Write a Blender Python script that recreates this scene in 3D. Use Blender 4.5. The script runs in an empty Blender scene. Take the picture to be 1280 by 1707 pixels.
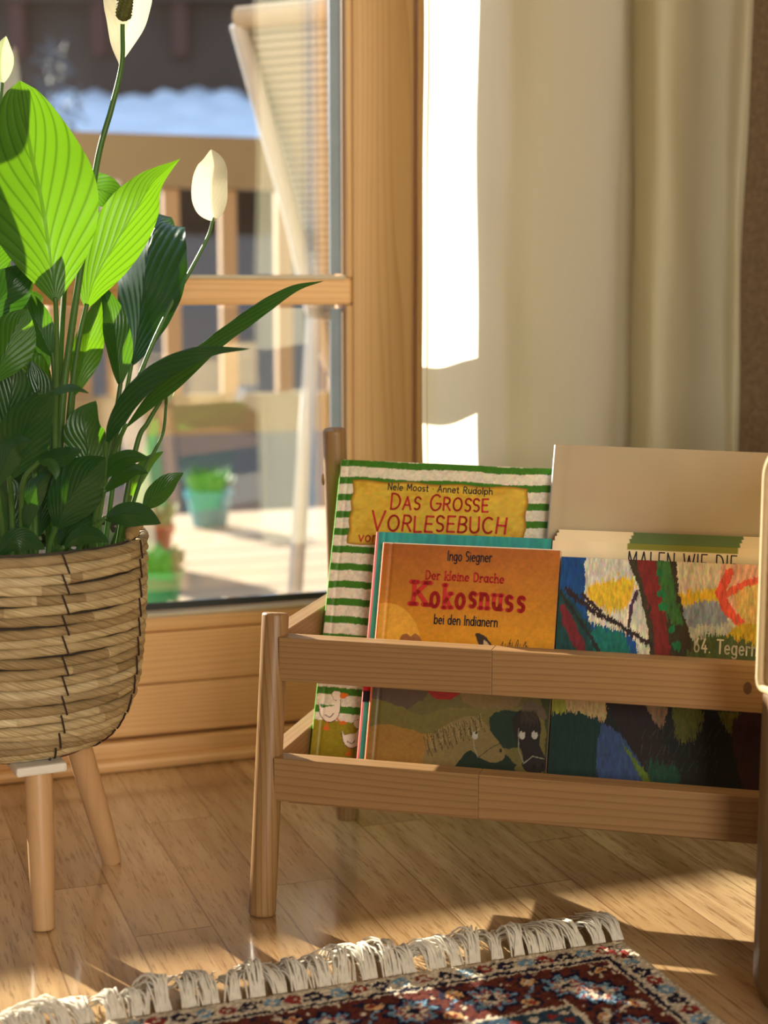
import bpy, bmesh, math, random
import numpy as np
from mathutils import Vector, Matrix, Quaternion
random.seed(7)
rng = np.random.default_rng(11)
SC = bpy.context.scene
COL = SC.collection
PI = math.pi
R = math.radians

# ------------------------------------------------------------------ camera, light, exposure
CAM_H, F_PX, PITCH = 0.52, 2600.0, math.atan((853.5 - 490) / 2600)
cam_d = bpy.data.cameras.new('camera')
cam = bpy.data.objects.new('camera', cam_d)
COL.objects.link(cam)
cam.location = (0, 0, CAM_H)
cam.rotation_euler = (PI / 2 - PITCH, 0, 0)
cam_d.sensor_fit = 'VERTICAL'
cam_d.sensor_height = 36
cam_d.lens = F_PX / 1707 * 36
cam_d.clip_start = 0.02
cam_d.dof.use_dof = True
cam_d.dof.focus_distance = 1.32
cam_d.dof.aperture_fstop = 4.6
SC.camera = cam

SUN_AZ, SUN_EL = R(42), R(21.4)
SUN_DIR = Vector((math.sin(SUN_AZ) * math.cos(SUN_EL), -math.cos(SUN_AZ) * math.cos(SUN_EL), -math.sin(SUN_EL)))
sun_d = bpy.data.lights.new('sun', 'SUN')
sun_d.energy = 20.0
sun_d.angle = R(0.53)
sun_d.color = (1.0, 0.90, 0.74)
sun = bpy.data.objects.new('sun', sun_d)
COL.objects.link(sun)
sun.location = (-5, 6, 4)
sun.rotation_euler = SUN_DIR.to_track_quat('-Z', 'Y').to_euler()

world = bpy.data.worlds.new('sky')
SC.world = world
world.use_nodes = True
wn = world.node_tree
wn.nodes.clear()
bg = wn.nodes.new('ShaderNodeBackground')
bg.inputs[0].default_value = (0.50, 0.70, 1.0, 1)
bg.inputs[1].default_value = 1.5
wo = wn.nodes.new('ShaderNodeOutputWorld')
wn.links.new(bg.outputs[0], wo.inputs[0])


def area(name, loc, target, sx, sy, power, color):
    d = bpy.data.lights.new(name, 'AREA')
    d.shape = 'RECTANGLE'
    d.size, d.size_y = sx, sy
    d.energy = power
    d.color = color
    o = bpy.data.objects.new(name, d)
    COL.objects.link(o)
    o.location = loc
    o.rotation_euler = (Vector(target) - Vector(loc)).to_track_quat('-Z', 'Y').to_euler()
    return o


# added fill lights to brighten the room: one behind the camera, one overhead
area('rear_fill', (1.0, -2.35, 1.2), (0.0, 1.5, 0.4), 0.95, 1.2, 66, (1.0, 0.95, 0.84))
area('overhead_fill', (-0.2, 0.0, 2.40), (0.0, 0.6, 0.0), 0.8, 0.8, 2, (1.0, 0.86, 0.66))

SC.view_settings.view_transform = 'Standard'
SC.view_settings.look = 'None'
SC.view_settings.gamma = 1
SC.view_settings.exposure = 0.1
try:
    SC.view_settings.use_curve_mapping = False
except Exception:
    pass
SC.cycles.max_bounces = 10
SC.cycles.transparent_max_bounces = 16
SC.cycles.transmission_bounces = 6
SC.cycles.sample_clamp_indirect = 6.0
SC.cycles.use_denoising = True


# ------------------------------------------------------------------ helpers
def ray(px, py):
    x, z = (px - 640) / F_PX, -(py - 853.5) / F_PX
    c, s = math.cos(PITCH), math.sin(PITCH)
    return Vector((x, c + z * s, -s + z * c))


def at(px, py, Y):
    """the place at depth Y (metres from the camera) seen at that spot of the 1280x1707 photo"""
    r = ray(px, py)
    return Vector((0, 0, CAM_H)) + r * (Y / r.y)


def srgb(r, g, b):
    f = lambda c: (c / 255 / 12.92) if c / 255 <= 0.04045 else ((c / 255 + 0.055) / 1.055) ** 2.4
    return (f(r), f(g), f(b))


def srgb_np(a):
    a = np.clip(np.asarray(a, float) / 255, 0, 1)
    return np.where(a <= 0.04045, a / 12.92, ((a + 0.055) / 1.055) ** 2.4)


class MB:
    """collects verts / faces (+ optional colours and uv) into one mesh"""

    def __init__(self):
        self.v, self.f, self.c, self.uv, self.mi = [], [], [], [], []

    def add(self, verts, faces, col=None, uv=None, mi=0):
        b = len(self.v)
        self.v += [tuple(p) for p in verts]
        self.f += [tuple(i + b for i in q) for q in faces]
        self.mi += [mi] * len(faces)
        if col is not None:
            self.c += [tuple(col)] * len(verts) if np.ndim(col) == 1 else [tuple(k) for k in col]
        if uv is not None:
            self.uv += [tuple(k) for k in uv]
        return b

    def grid(self, P, closed_u=False, closed_v=False, col=None, uv=None, mi=0):
        """P[i][j] rows of points"""
        nu, nv = len(P), len(P[0])
        verts = [p for row in P for p in row]
        fs = []
        for i in range(nu if closed_u else nu - 1):
            for j in range(nv if closed_v else nv - 1):
                a, b = i * nv + j, i * nv + (j + 1) % nv
                c, d = ((i + 1) % nu) * nv + (j + 1) % nv, ((i + 1) % nu) * nv + j
                fs.append((a, b, c, d))
        return self.add(verts, fs, col, uv, mi)

    def box(self, o, ax, ay, az, col=None, mi=0):
        """box from corner o along three edge vectors"""
        o, ax, ay, az = Vector(o), Vector(ax), Vector(ay), Vector(az)
        v = [o, o + ax, o + ax + ay, o + ay, o + az, o + ax + az, o + ax + ay + az, o + ay + az]
        f = [(0, 3, 2, 1), (4, 5, 6, 7), (0, 1, 5, 4), (1, 2, 6, 5), (2, 3, 7, 6), (3, 0, 4, 7)]
        self.add(v, f, col, None, mi)

    def tube(self, pts, rad, n=10, caps=True, col=None, mi=0):
        pts = [Vector(p) for p in pts]
        m = len(pts)
        rad = [rad] * m if not hasattr(rad, '__len__') else rad
        t0 = (pts[1] - pts[0]).normalized()
        s = t0.orthogonal().normalized()
        rows = []
        for i in range(m):
            t = (pts[min(i + 1, m - 1)] - pts[max(i - 1, 0)]).normalized()
            s = (s - t * s.dot(t))
            if s.length < 1e-6:
                s = t.orthogonal()
            s.normalize()
            b = t.cross(s)
            rows.append([pts[i] + (s * math.cos(2 * PI * k / n) + b * math.sin(2 * PI * k / n)) * rad[i] for k in range(n)])
        base = self.grid(rows, closed_v=True, col=col, mi=mi)
        if caps:
            self.f.append(tuple(base + k for k in reversed(range(n))))
            self.f.append(tuple(base + (m - 1) * n + k for k in range(n)))
            self.mi += [mi, mi]

    def build(self, name, mat, parent=None, smooth=True, frame=None, loc0=None, bevel=0, subsurf=0, angle=40):
        me = bpy.data.meshes.new(name)
        me.from_pydata(self.v, [], self.f)
        mats = mat if isinstance(mat, (list, tuple)) else [mat]
        for m in mats:
            me.materials.append(m)
        if len(mats) > 1:
            me.polygons.foreach_set('material_index', self.mi)
        if self.c:
            a = me.color_attributes.new('Col', 'FLOAT_COLOR', 'POINT')
            arr = np.ones((len(self.v), 4), np.float32)
            arr[:, :3] = np.array(self.c)[:, :3]
            a.data.foreach_set('color', arr.ravel())
        if self.uv:
            l = me.uv_layers.new(name='UVMap')
            idx = np.zeros(len(me.loops), np.int32)
            me.loops.foreach_get('vertex_index', idx)
            l.data.foreach_set('uv', np.array(self.uv, np.float32)[idx].ravel())
        me.update()
        o = bpy.data.objects.new(name, me)
        COL.objects.link(o)
        if smooth:
            me.polygons.foreach_set('use_smooth', [True] * len(me.polygons))
            me.set_sharp_from_angle(angle=R(angle))
        if bevel:
            b = o.modifiers.new('bevel', 'BEVEL')
            b.width = bevel
            b.segments = 2
            b.limit_method = 'ANGLE'
        if subsurf:
            s = o.modifiers.new('subsurf', 'SUBSURF')
            s.levels = s.render_levels = subsurf
        if parent is not None:
            o.parent = parent
            if parent.parent is None and parent.type == 'EMPTY' and frame is None:
                o.matrix_parent_inverse = Matrix.Translation(parent.location).inverted()
        return o


def empty(name, loc):
    o = bpy.data.objects.new(name, None)
    o.empty_display_size = 0.05
    COL.objects.link(o)
    o.location = loc
    return o


def tag(o, label=None, cat=None, group=None, kind=None):
    if label: o['label'] = label
    if cat: o['category'] = cat
    if group: o['group'] = group
    if kind: o['kind'] = kind
    return o


def spline(P, n):
    """Catmull-Rom through the points, n samples per span"""
    P = [Vector(p) for p in P]
    if len(P) < 3:
        return [P[0].lerp(P[1], i / n) for i in range(n + 1)]
    Q = [P[0] * 2 - P[1]] + P + [P[-1] * 2 - P[-2]]
    out = []
    for i in range(1, len(Q) - 2):
        a, b, c, d = Q[i - 1:i + 3]
        for k in range(n):
            t = k / n
            out.append(0.5 * ((2 * b) + (c - a) * t + (2 * a - 5 * b + 4 * c - d) * t * t + (3 * b - a - 3 * c + d) * t ** 3))
    out.append(P[-1].copy())
    return out


# ------------------------------------------------------------------ materials
MATS = {}


def new_mat(name):
    m = bpy.data.materials.new(name)
    m.use_nodes = True
    nt = m.node_tree
    nt.nodes.clear()
    out = nt.nodes.new('ShaderNodeOutputMaterial')
    return m, nt, out


def N(nt, kind, **kw):
    n = nt.nodes.new(kind)
    for k, v in kw.items():
        setattr(n, k, v)
    return n


def math_n(nt, op, a, b=None, c=None):
    n = nt.nodes.new('ShaderNodeMath')
    n.operation = op
    for i, x in enumerate((a, b, c)):
        if x is None: continue
        if isinstance(x, (int, float)): n.inputs[i].default_value = x
        else: nt.links.new(x, n.inputs[i])
    return n.outputs[0]


def mix_col(nt, fac, a, b, mode='MIX'):
    n = nt.nodes.new('ShaderNodeMix')
    n.data_type = 'RGBA'
    n.blend_type = mode
    for i, x in ((0, fac), (6, a), (7, b)):
        if isinstance(x, (int, float)): n.inputs[i].default_value = x
        elif isinstance(x, tuple): n.inputs[i].default_value = (*x[:3], 1)
        else: nt.links.new(x, n.inputs[i])
    return n.outputs[2]


def ramp(nt, fac, stops):
    n = nt.nodes.new('ShaderNodeValToRGB')
    cr = n.color_ramp
    while len(cr.elements) < len(stops): cr.elements.new(0.5)
    for el, (p, c) in zip(cr.elements, stops):
        el.position = p
        el.color = (*c[:3], 1) if isinstance(c, tuple) else (c, c, c, 1)
    nt.links.new(fac, n.inputs[0])
    return n.outputs[0]


def bump(nt, h, strength=0.3, dist=0.001):
    b = nt.nodes.new('ShaderNodeBump')
    b.inputs['Strength'].default_value = strength
    b.inputs['Distance'].default_value = dist
    nt.links.new(h, b.inputs['Height'])
    return b.outputs[0]


def principled(nt, out, base=None, rough=0.5, spec=0.5, normal=None, **kw):
    p = nt.nodes.new('ShaderNodeBsdfPrincipled')
    if base is not None:
        if isinstance(base, tuple): p.inputs['Base Color'].default_value = (*base[:3], 1)
        else: nt.links.new(base, p.inputs['Base Color'])
    if isinstance(rough, (int, float)): p.inputs['Roughness'].default_value = rough
    else: nt.links.new(rough, p.inputs['Roughness'])
    p.inputs['Specular IOR Level'].default_value = spec
    for k, v in kw.items(): p.inputs[k.replace('_', ' ')].default_value = v
    if normal is not None: nt.links.new(normal, p.inputs['Normal'])
    if out is not None: nt.links.new(p.outputs[0], out.inputs[0])
    return p


def mapped(nt, rot=(0, 0, 0), scale=(1, 1, 1), coord='Object'):
    tc = nt.nodes.new('ShaderNodeTexCoord')
    mp = nt.nodes.new('ShaderNodeMapping')
    mp.vector_type = 'TEXTURE' if False else 'POINT'
    mp.inputs['Rotation'].default_value = rot
    mp.inputs['Scale'].default_value = scale
    nt.links.new(tc.outputs[coord], mp.inputs[0])
    return mp.outputs[0]


def noise(nt, vec, scale, detail=3, rough=0.5, dist=0.0):
    n = nt.nodes.new('ShaderNodeTexNoise')
    n.inputs['Scale'].default_value = scale
    n.inputs['Detail'].default_value = detail
    n.inputs['Roughness'].default_value = rough
    n.inputs['Distortion'].default_value = dist
    if vec is not None: nt.links.new(vec, n.inputs['Vector'])
    return n.outputs[0]


def plain(name, col, rough=0.5, spec=0.5, var=0.12, nscale=40, **kw):
    if name in MATS: return MATS[name]
    m, nt, out = new_mat(name)
    v = mapped(nt)
    f = noise(nt, v, nscale, 4)
    c = mix_col(nt, f, tuple(x * (1 - var) for x in col), tuple(min(1, x * (1 + var)) for x in col))
    principled(nt, out, c, rough, spec, bump(nt, f, 0.08, 0.0006), **kw)
    MATS[name] = m
    return m


def wood(name, light, dark, yaw, axis='X', ring=220.0, rough=0.42, contrast=1.0, bumpy=0.08):
    """pine: growth lines running along one axis (after turning the place by yaw about Z)"""
    if name in MATS: return MATS[name]
    m, nt, out = new_mat(name)
    tc = nt.nodes.new('ShaderNodeTexCoord')
    rot = nt.nodes.new('ShaderNodeVectorRotate')
    rot.rotation_type = 'Z_AXIS'
    rot.inputs['Angle'].default_value = -yaw
    nt.links.new(tc.outputs['Object'], rot.inputs['Vector'])
    sx = {'X': (0.06, 1, 1), 'Y': (1, 0.06, 1), 'Z': (1, 1, 0.06)}[axis]
    mp = nt.nodes.new('ShaderNodeMapping')
    mp.inputs['Scale'].default_value = sx
    nt.links.new(rot.outputs[0], mp.inputs[0])
    big = noise(nt, mp.outputs[0], 9, 2)
    sep = nt.nodes.new('ShaderNodeSeparateXYZ')
    nt.links.new(mp.outputs[0], sep.inputs[0])
    cross = {'X': ('Z', 'Y'), 'Y': ('Z', 'X'), 'Z': ('X', 'Y')}[axis]
    d = math_n(nt, 'ADD', math_n(nt, 'MULTIPLY', sep.outputs[cross[0]], ring),
               math_n(nt, 'MULTIPLY', sep.outputs[cross[1]], ring * 0.45))
    d = math_n(nt, 'ADD', d, math_n(nt, 'MULTIPLY', big, 14.0))
    fr = math_n(nt, 'FRACT', d)
    lines = ramp(nt, fr, [(0.0, 0.0), (0.55, 0.06), (0.84, 0.65 * contrast), (0.94, 1.15 * contrast), (1.0, 0.0)])
    fine = noise(nt, mp.outputs[0], 420, 3, 0.6)
    tone = noise(nt, mp.outputs[0], 4, 2)
    f = math_n(nt, 'ADD', math_n(nt, 'MULTIPLY', lines, 0.55), math_n(nt, 'MULTIPLY', fine, 0.35))
    c = mix_col(nt, f, light, dark)
    c = mix_col(nt, math_n(nt, 'MULTIPLY', tone, 0.35), c, tuple(0.5 * (a + b) for a, b in zip(light, dark)))
    principled(nt, out, c, rough, 0.45, bump(nt, f, bumpy, 0.0004))
    MATS[name] = m
    return m


def attr_mat(name, rough=0.4, spec=0.5, coat=0.0, bumpscale=0, bumpstr=0.2, transl=0.0):
    if name in MATS: return MATS[name]
    m, nt, out = new_mat(name)
    a = nt.nodes.new('ShaderNodeAttribute')
    a.attribute_name = 'Col'
    nrm = None
    if bumpscale:
        nrm = bump(nt, noise(nt, mapped(nt), bumpscale, 4), bumpstr, 0.0005)
    p = principled(nt, out, a.outputs['Color'], rough, spec, nrm)
    p.inputs['Coat Weight'].default_value = coat
    p.inputs['Coat Roughness'].default_value = 0.15
    MATS[name] = m
    return m


def glass_mat(name, tint=(0.97, 0.985, 0.98), f0=0.05):
    """see-through pane: mirror share grows with the angle (Schlick), the rest passes straight"""
    if name in MATS: return MATS[name]
    m, nt, out = new_mat(name)
    g = nt.nodes.new('ShaderNodeNewGeometry')
    dp = nt.nodes.new('ShaderNodeVectorMath')
    dp.operation = 'DOT_PRODUCT'
    nt.links.new(g.outputs['Normal'], dp.inputs[0])
    nt.links.new(g.outputs['Incoming'], dp.inputs[1])
    c = math_n(nt, 'ABSOLUTE', dp.outputs['Value'])
    k = math_n(nt, 'POWER', math_n(nt, 'SUBTRACT', 1.0, c), 5.0)
    f = math_n(nt, 'ADD', f0, math_n(nt, 'MULTIPLY', k, 1 - f0))
    t = nt.nodes.new('ShaderNodeBsdfTransparent')
    t.inputs[0].default_value = (*tint, 1)
    gl = nt.nodes.new('ShaderNodeBsdfGlossy')
    gl.inputs['Roughness'].default_value = 0.0
    mx = nt.nodes.new('ShaderNodeMixShader')
    nt.links.new(f, mx.inputs[0])
    nt.links.new(t.outputs[0], mx.inputs[1])
    nt.links.new(gl.outputs[0], mx.inputs[2])
    nt.links.new(mx.outputs[0], out.inputs[0])
    MATS[name] = m
    return m


def leaf_mat(name, top, through, rough=0.32, vein=1.0, share=0.5):
    if name in MATS: return MATS[name]
    m, nt, out = new_mat(name)
    uv = nt.nodes.new('ShaderNodeUVMap')
    sep = nt.nodes.new('ShaderNodeSeparateXYZ')
    nt.links.new(uv.outputs[0], sep.inputs[0])
    x = math_n(nt, 'ABSOLUTE', math_n(nt, 'SUBTRACT', math_n(nt, 'MULTIPLY', sep.outputs[0], 2.0), 1.0))
    # side veins leave the midrib at a slant and curve towards the tip
    ph = math_n(nt, 'SUBTRACT', math_n(nt, 'MULTIPLY', sep.outputs[1], 8.0),
                math_n(nt, 'MULTIPLY', math_n(nt, 'POWER', x, 0.8), 4.6))
    s = math_n(nt, 'SINE', math_n(nt, 'MULTIPLY', ph, 2 * PI))
    ridge = math_n(nt, 'POWER', math_n(nt, 'ADD', math_n(nt, 'MULTIPLY', s, 0.5), 0.5), 8.0)
    mid = math_n(nt, 'LESS_THAN', x, 0.035)
    tone = noise(nt, mapped(nt), 30, 3)
    fine = noise(nt, mapped(nt), 900, 2)
    vf = math_n(nt, 'MULTIPLY', math_n(nt, 'MAXIMUM', math_n(nt, 'MULTIPLY', ridge, 0.85), math_n(nt, 'MULTIPLY', mid, 0.8)), vein)
    ctop = mix_col(nt, tone, tuple(a * 0.75 for a in top), tuple(a * 1.3 for a in top))
    ctop = mix_col(nt, math_n(nt, 'MULTIPLY', vf, 0.5), ctop, tuple(a * 0.55 for a in top))
    cthr = mix_col(nt, math_n(nt, 'MULTIPLY', vf, 0.9), through, tuple(a * 0.38 for a in through))
    cthr = mix_col(nt, math_n(nt, 'MULTIPLY', fine, 0.25), cthr, tuple(a * 0.6 for a in through))
    h = math_n(nt, 'ADD', s, math_n(nt, 'MULTIPLY', fine, 0.15))
    nrm = bump(nt, h, 0.22 * vein, 0.0010)
    p = principled(nt, None, ctop, rough, 0.5, nrm)
    t = nt.nodes.new('ShaderNodeBsdfTranslucent')
    nt.links.new(cthr, t.inputs[0])
    mx = nt.nodes.new('ShaderNodeMixShader')
    mx.inputs[0].default_value = share
    nt.links.new(p.outputs[0], mx.inputs[1])
    nt.links.new(t.outputs[0], mx.inputs[2])
    nt.links.new(mx.outputs[0], out.inputs[0])
    MATS[name] = m
    return m


# the place: U runs along the balcony door (to the right), NV points outdoors
YAW = R(19.9)
U = Vector((math.cos(YAW), math.sin(YAW), 0))
NV = Vector((-math.sin(YAW), math.cos(YAW), 0))
ZV = Vector((0, 0, 1))
D0 = Vector((-0.149, 1.724, 0))


def door(s, n, z=0.0):
    return D0 + U * s + NV * n + ZV * z


def s_at(px, n):
    """place along the door line that is seen at photo column px for a surface n in front of / behind it"""
    k = (px - 640) / 2625.0
    b = D0 + NV * n
    return (k * b.y - b.x) / (U.x - k * U.y)


PINE_L, PINE_D = (0.78, 0.47, 0.215), (0.52, 0.26, 0.09)
M_door_h = wood('door_pine_horizontal', PINE_L, PINE_D, YAW, 'X', 150, 0.4)
M_door_v = wood('door_pine_vertical', (0.62, 0.39, 0.185), (0.42, 0.22, 0.08), YAW, 'Z', 120, 0.4)
M_glass = glass_mat('pane_glass', f0=0.13)
M_gasket = plain('black_gasket', (0.012, 0.015, 0.02), 0.5)
M_spacer = plain('grey_spacer', (0.20, 0.25, 0.31), 0.35)


# ------------------------------------------------------------------ the room
def floor_material():
    m, nt, out = new_mat('oak_strip_parquet')
    geo = nt.nodes.new('ShaderNodeNewGeometry')

    def dot(v):
        d = nt.nodes.new('ShaderNodeVectorMath')
        d.operation = 'DOT_PRODUCT'
        nt.links.new(geo.outputs['Position'], d.inputs[0])
        d.inputs[1].default_value = v
        return d.outputs['Value']
    s, l = dot(tuple(U)), dot(tuple(NV))
    W, L = 0.0655, 0.46
    sr = math_n(nt, 'ADD', math_n(nt, 'DIVIDE', s, W), 100.62)
    row = math_n(nt, 'FLOOR', sr)
    wnz = N(nt, 'ShaderNodeTexWhiteNoise', noise_dimensions='1D')
    nt.links.new(row, wnz.inputs['W'])
    lr = math_n(nt, 'ADD', math_n(nt, 'DIVIDE', l, L), math_n(nt, 'ADD', wnz.outputs['Value'], 50))
    colm = math_n(nt, 'FLOOR', lr)
    cv = nt.nodes.new('ShaderNodeCombineXYZ')
    nt.links.new(row, cv.inputs[0]); nt.links.new(colm, cv.inputs[1])
    w2 = N(nt, 'ShaderNodeTexWhiteNoise', noise_dimensions='2D')
    nt.links.new(cv.outputs[0], w2.inputs['Vector'])
    rnd = w2.outputs['Value']
    # grain: stretched noise, shifted per plank
    gv = nt.nodes.new('ShaderNodeCombineXYZ')
    nt.links.new(math_n(nt, 'ADD', math_n(nt, 'MULTIPLY', s, 1.0), math_n(nt, 'MULTIPLY', rnd, 7.0)), gv.inputs[0])
    nt.links.new(math_n(nt, 'MULTIPLY', l, 0.07), gv.inputs[1])
    nt.links.new(math_n(nt, 'MULTIPLY', rnd, 13.0), gv.inputs[2])
    g1 = noise(nt, gv.outputs[0], 55, 3, 0.55, 0.6)
    g2 = noise(nt, gv.outputs[0], 420, 3, 0.65)
    pores = ramp(nt, g2, [(0.34, 1.0), (0.47, 0.0)])
    base = ramp(nt, rnd, [(0.0, (0.47, 0.295, 0.140)), (0.5, (0.58, 0.385, 0.195)), (1.0, (0.69, 0.480, 0.255))])
    c = mix_col(nt, math_n(nt, 'MULTIPLY', ramp(nt, g1, [(0.38, 0.0), (0.66, 1.0)]), 0.55), base, (0.26, 0.125, 0.045))
    c = mix_col(nt, math_n(nt, 'MULTIPLY', pores, 0.6), c, (0.17, 0.08, 0.028))
    fs, fl_ = math_n(nt, 'FRACT', sr), math_n(nt, 'FRACT', lr)
    es = math_n(nt, 'LESS_THAN', math_n(nt, 'ABSOLUTE', math_n(nt, 'SUBTRACT', fs, 0.5)), 0.487)
    el = math_n(nt, 'LESS_THAN', math_n(nt, 'ABSOLUTE', math_n(nt, 'SUBTRACT', fl_, 0.5)), 0.4978)
    inside = math_n(nt, 'MULTIPLY', es, el)
    c = mix_col(nt, inside, mix_col(nt, 0.5, c, (0.10, 0.04, 0.012)), c)
    h = math_n(nt, 'ADD', math_n(nt, 'MULTIPLY', inside, 1.5), math_n(nt, 'MULTIPLY', pores, -0.6))
    big = noise(nt, geo.outputs['Position'], 14, 3)
    rough = math_n(nt, 'ADD', math_n(nt, 'MULTIPLY', big, 0.12), 0.17)
    p = principled(nt, out, c, rough, 0.6, bump(nt, h, 0.25, 0.0004), Coat_Weight=1.0, Coat_Roughness=0.12)
    return m


M_floor = floor_material()
M_plaster = plain('cream_plaster', (0.42, 0.335, 0.23), 0.9, 0.2, 0.06, 8)


def rough_plaster():
    m, nt, out = new_mat('rough_plaster')
    v = mapped(nt)
    f = noise(nt, v, 160, 5, 0.6)
    g = ramp(nt, f, [(0.35, 0.0), (0.65, 1.0)])
    c = mix_col(nt, g, (0.17, 0.110, 0.055), (0.25, 0.17, 0.09))
    principled(nt, out, c, 0.7, 0.35, bump(nt, g, 0.8, 0.003))
    return m


M_rough = rough_plaster()


def slab(name, s0, s1, n0, n1, z0, z1, mat, kind='structure', parent=None, bevel=0.0):
    mb = MB()
    mb.box(door(s0, n0, z0), U * (s1 - s0), NV * (n1 - n0), ZV * (z1 - z0))
    o = mb.build(name, mat, parent, smooth=False, bevel=bevel)
    if kind and parent is None: o['kind'] = kind
    return o


S_L, S_R = -0.97, 0.215            # right-hand leaf of the balcony door
S_LL = -2.15                       # opening widened for an added, unseen left leaf that admits more sun
slab('floor', -2.7, 2.2, -4.4, 0.09, -0.06, 0.0, M_floor)
slab('ceiling', -2.8, 2.3, -4.5, 0.12, 2.46, 2.54, M_plaster)
slab('wall_door_right', S_R + 0.035, 2.3, 0.0, 0.12, 0.0, 2.46, M_rough)
slab('wall_door_left', -2.8, S_LL - 0.035, 0.0, 0.12, 0.0, 2.46, M_plaster)
slab('wall_door_top', S_LL - 0.035, S_R + 0.035, 0.0, 0.12, 2.14, 2.46, M_plaster)
slab('wall_left', -2.8, -2.7, -4.4, 0.0, 0.0, 2.46, M_plaster)
slab('wall_right', 2.2, 2.3, -4.4, 0.0, 0.0, 2.46, M_plaster)
slab('wall_back', -2.8, 2.3, -4.5, -4.4, 0.0, 2.46, M_plaster)
# fixed frame around the door
slab('trim_1', S_R - 0.012, S_R + 0.034, 0.012, 0.10, 0.0, 2.14, M_door_v, bevel=0.002)
slab('trim_2', S_LL - 0.034, S_LL + 0.012, 0.012, 0.10, 0.0, 2.14, M_door_v, bevel=0.002)
slab('trim_3', S_LL + 0.012, S_R - 0.012, 0.012, 0.10, 2.09, 2.14, M_door_h, bevel=0.002)
# threshold: lower step and a rounded nosing on the floor
slab('trim_4', S_LL + 0.012, S_R - 0.012, -0.004, 0.10, 0.0, 0.030, M_door_h, bevel=0.004)
slab('trim_5', S_LL + 0.012, S_R - 0.012, -0.020, -0.0045, 0.0, 0.014, M_door_h, bevel=0.006)

# door leaf
G0, G1 = S_L + 0.095, 0.114         # glass edges along the door
dr = empty('door_1', door(-0.38, 0.03, 0.03))
tag(dr, 'glazed pine balcony door with one glazing bar', 'door', kind='structure')


def dpart(name, s0, s1, n0, n1, z0, z1, mat, bevel=0.002):
    return slab(name, s0, s1, n0, n1, z0, z1, mat, None, dr, bevel)


dpart('stile', 0.122, S_R - 0.020, 0.0, 0.07, 0.032, 2.085, M_door_v, 0.004)
dpart('stile', S_L + 0.016, G0 - 0.008, 0.0, 0.07, 0.032, 2.085, M_door_v, 0.004)
dpart('top_rail', G0 - 0.008, 0.122, 0.0, 0.07, 2.0, 2.085, M_door_h, 0.003)
dpart('bottom_board', G0 - 0.008, 0.122, 0.0, 0.07, 0.034, 0.0905, M_door_h, 0.0025)
dpart('bottom_board', G0 - 0.008, 0.122, 0.0, 0.07, 0.0915, 0.149, M_door_h, 0.0025)
dpart('bottom_rail', G0 - 0.008, 0.122, 0.004, 0.07, 0.1495, 0.166, M_door_h, 0.003)
dpart('muntin', G0 - 0.008, 0.122, 0.003, 0.066, 0.508, 0.538, M_door_h, 0.004)
for z0, z1 in ((0.172, 0.504), (0.542, 1.996)):
    gp = MB()                      # the pane sits a little askew in its rebate
    gp.box(door(G0, 0.0220, z0), door(G1, 0.0570) - door(G0, 0.0220), NV * 0.011, ZV * (z1 - z0))
    gp.build('pane', M_glass, dr, smooth=False)
    # slim grey seal along the right edge of the pane, black one below
    dpart('seal', G1 - 0.013, G1 + 0.0005, 0.0185, 0.0215, z0, z1, M_spacer, 0)
    if z0 < 0.3: dpart('seal', G0, G1, 0.0185, 0.0215, z0 - 0.001, z0 + 0.007, M_gasket, 0)
    dpart('glazing_bead', G1 + 0.001, 0.1225, 0.004, 0.020, z0 - 0.004, z1 + 0.004, M_door_v, 0.002)
    dpart('glazing_bead', G0 - 0.0085, G0 - 0.001, 0.004, 0.020, z0 - 0.004, z1 + 0.004, M_door_v, 0.002)
    dpart('glazing_bead', G0, G1, 0.002, 0.020, z0 - 0.006, z0 - 0.0015, plain('bead_edge', (0.50, 0.42, 0.30), 0.4), 0.001)


dl = empty('added_door_2', door(-1.55, 0.03, 0.03))  # added leaf out of view, for a larger sun patch and its bounce
tag(dl, 'added unseen left-hand glazed pine leaf letting in more sun', 'door', kind='structure')
H0, H1 = S_LL + 0.10, S_L - 0.08
for nm, a, b, c, d in (('stile', H1, S_L + 0.012, .032, 2.085), ('stile', S_LL + 0.016, H0, .032, 2.085), ('top_rail', H0, H1, 2.0, 2.085),
                       ('bottom_board', H0, H1, .034, .0905), ('bottom_board', H0, H1, .0915, .166), ('muntin', H0, H1, .508, .538)):
    slab(nm, a, b, 0.002, 0.068, c, d, M_door_v if nm == 'stile' else M_door_h, None, dl, .003)
for z0, z1 in ((0.168, 0.506), (0.540, 1.998)):
    slab('pane', H0 + .002, H1 - .002, 0.028, 0.044, z0, z1, M_glass, None, dl)

# ------------------------------------------------------------------ curtain
def curtain_material():
    m, nt, out = new_mat('cream_curtain_cloth')
    v = mapped(nt, scale=(1, 1, 0.05))
    f = noise(nt, v, 900, 3)
    g = noise(nt, mapped(nt), 1400, 2)
    c = mix_col(nt, f, (0.76, 0.73, 0.53), (0.86, 0.82, 0.62))
    d = nt.nodes.new('ShaderNodeBsdfDiffuse')
    nt.links.new(c, d.inputs[0])
    nt.links.new(bump(nt, g, 0.15, 0.0004), d.inputs['Normal'])
    t = nt.nodes.new('ShaderNodeBsdfTranslucent')
    t.inputs[0].default_value = (0.95, 0.90, 0.72, 1)
    mx = nt.nodes.new('ShaderNodeMixShader')
    mx.inputs[0].default_value = 0.52
    nt.links.new(d.outputs[0], mx.inputs[1])
    nt.links.new(t.outputs[0], mx.inputs[2])
    nt.links.new(mx.outputs[0], out.inputs[0])
    return m


M_curtain = curtain_material()
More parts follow.
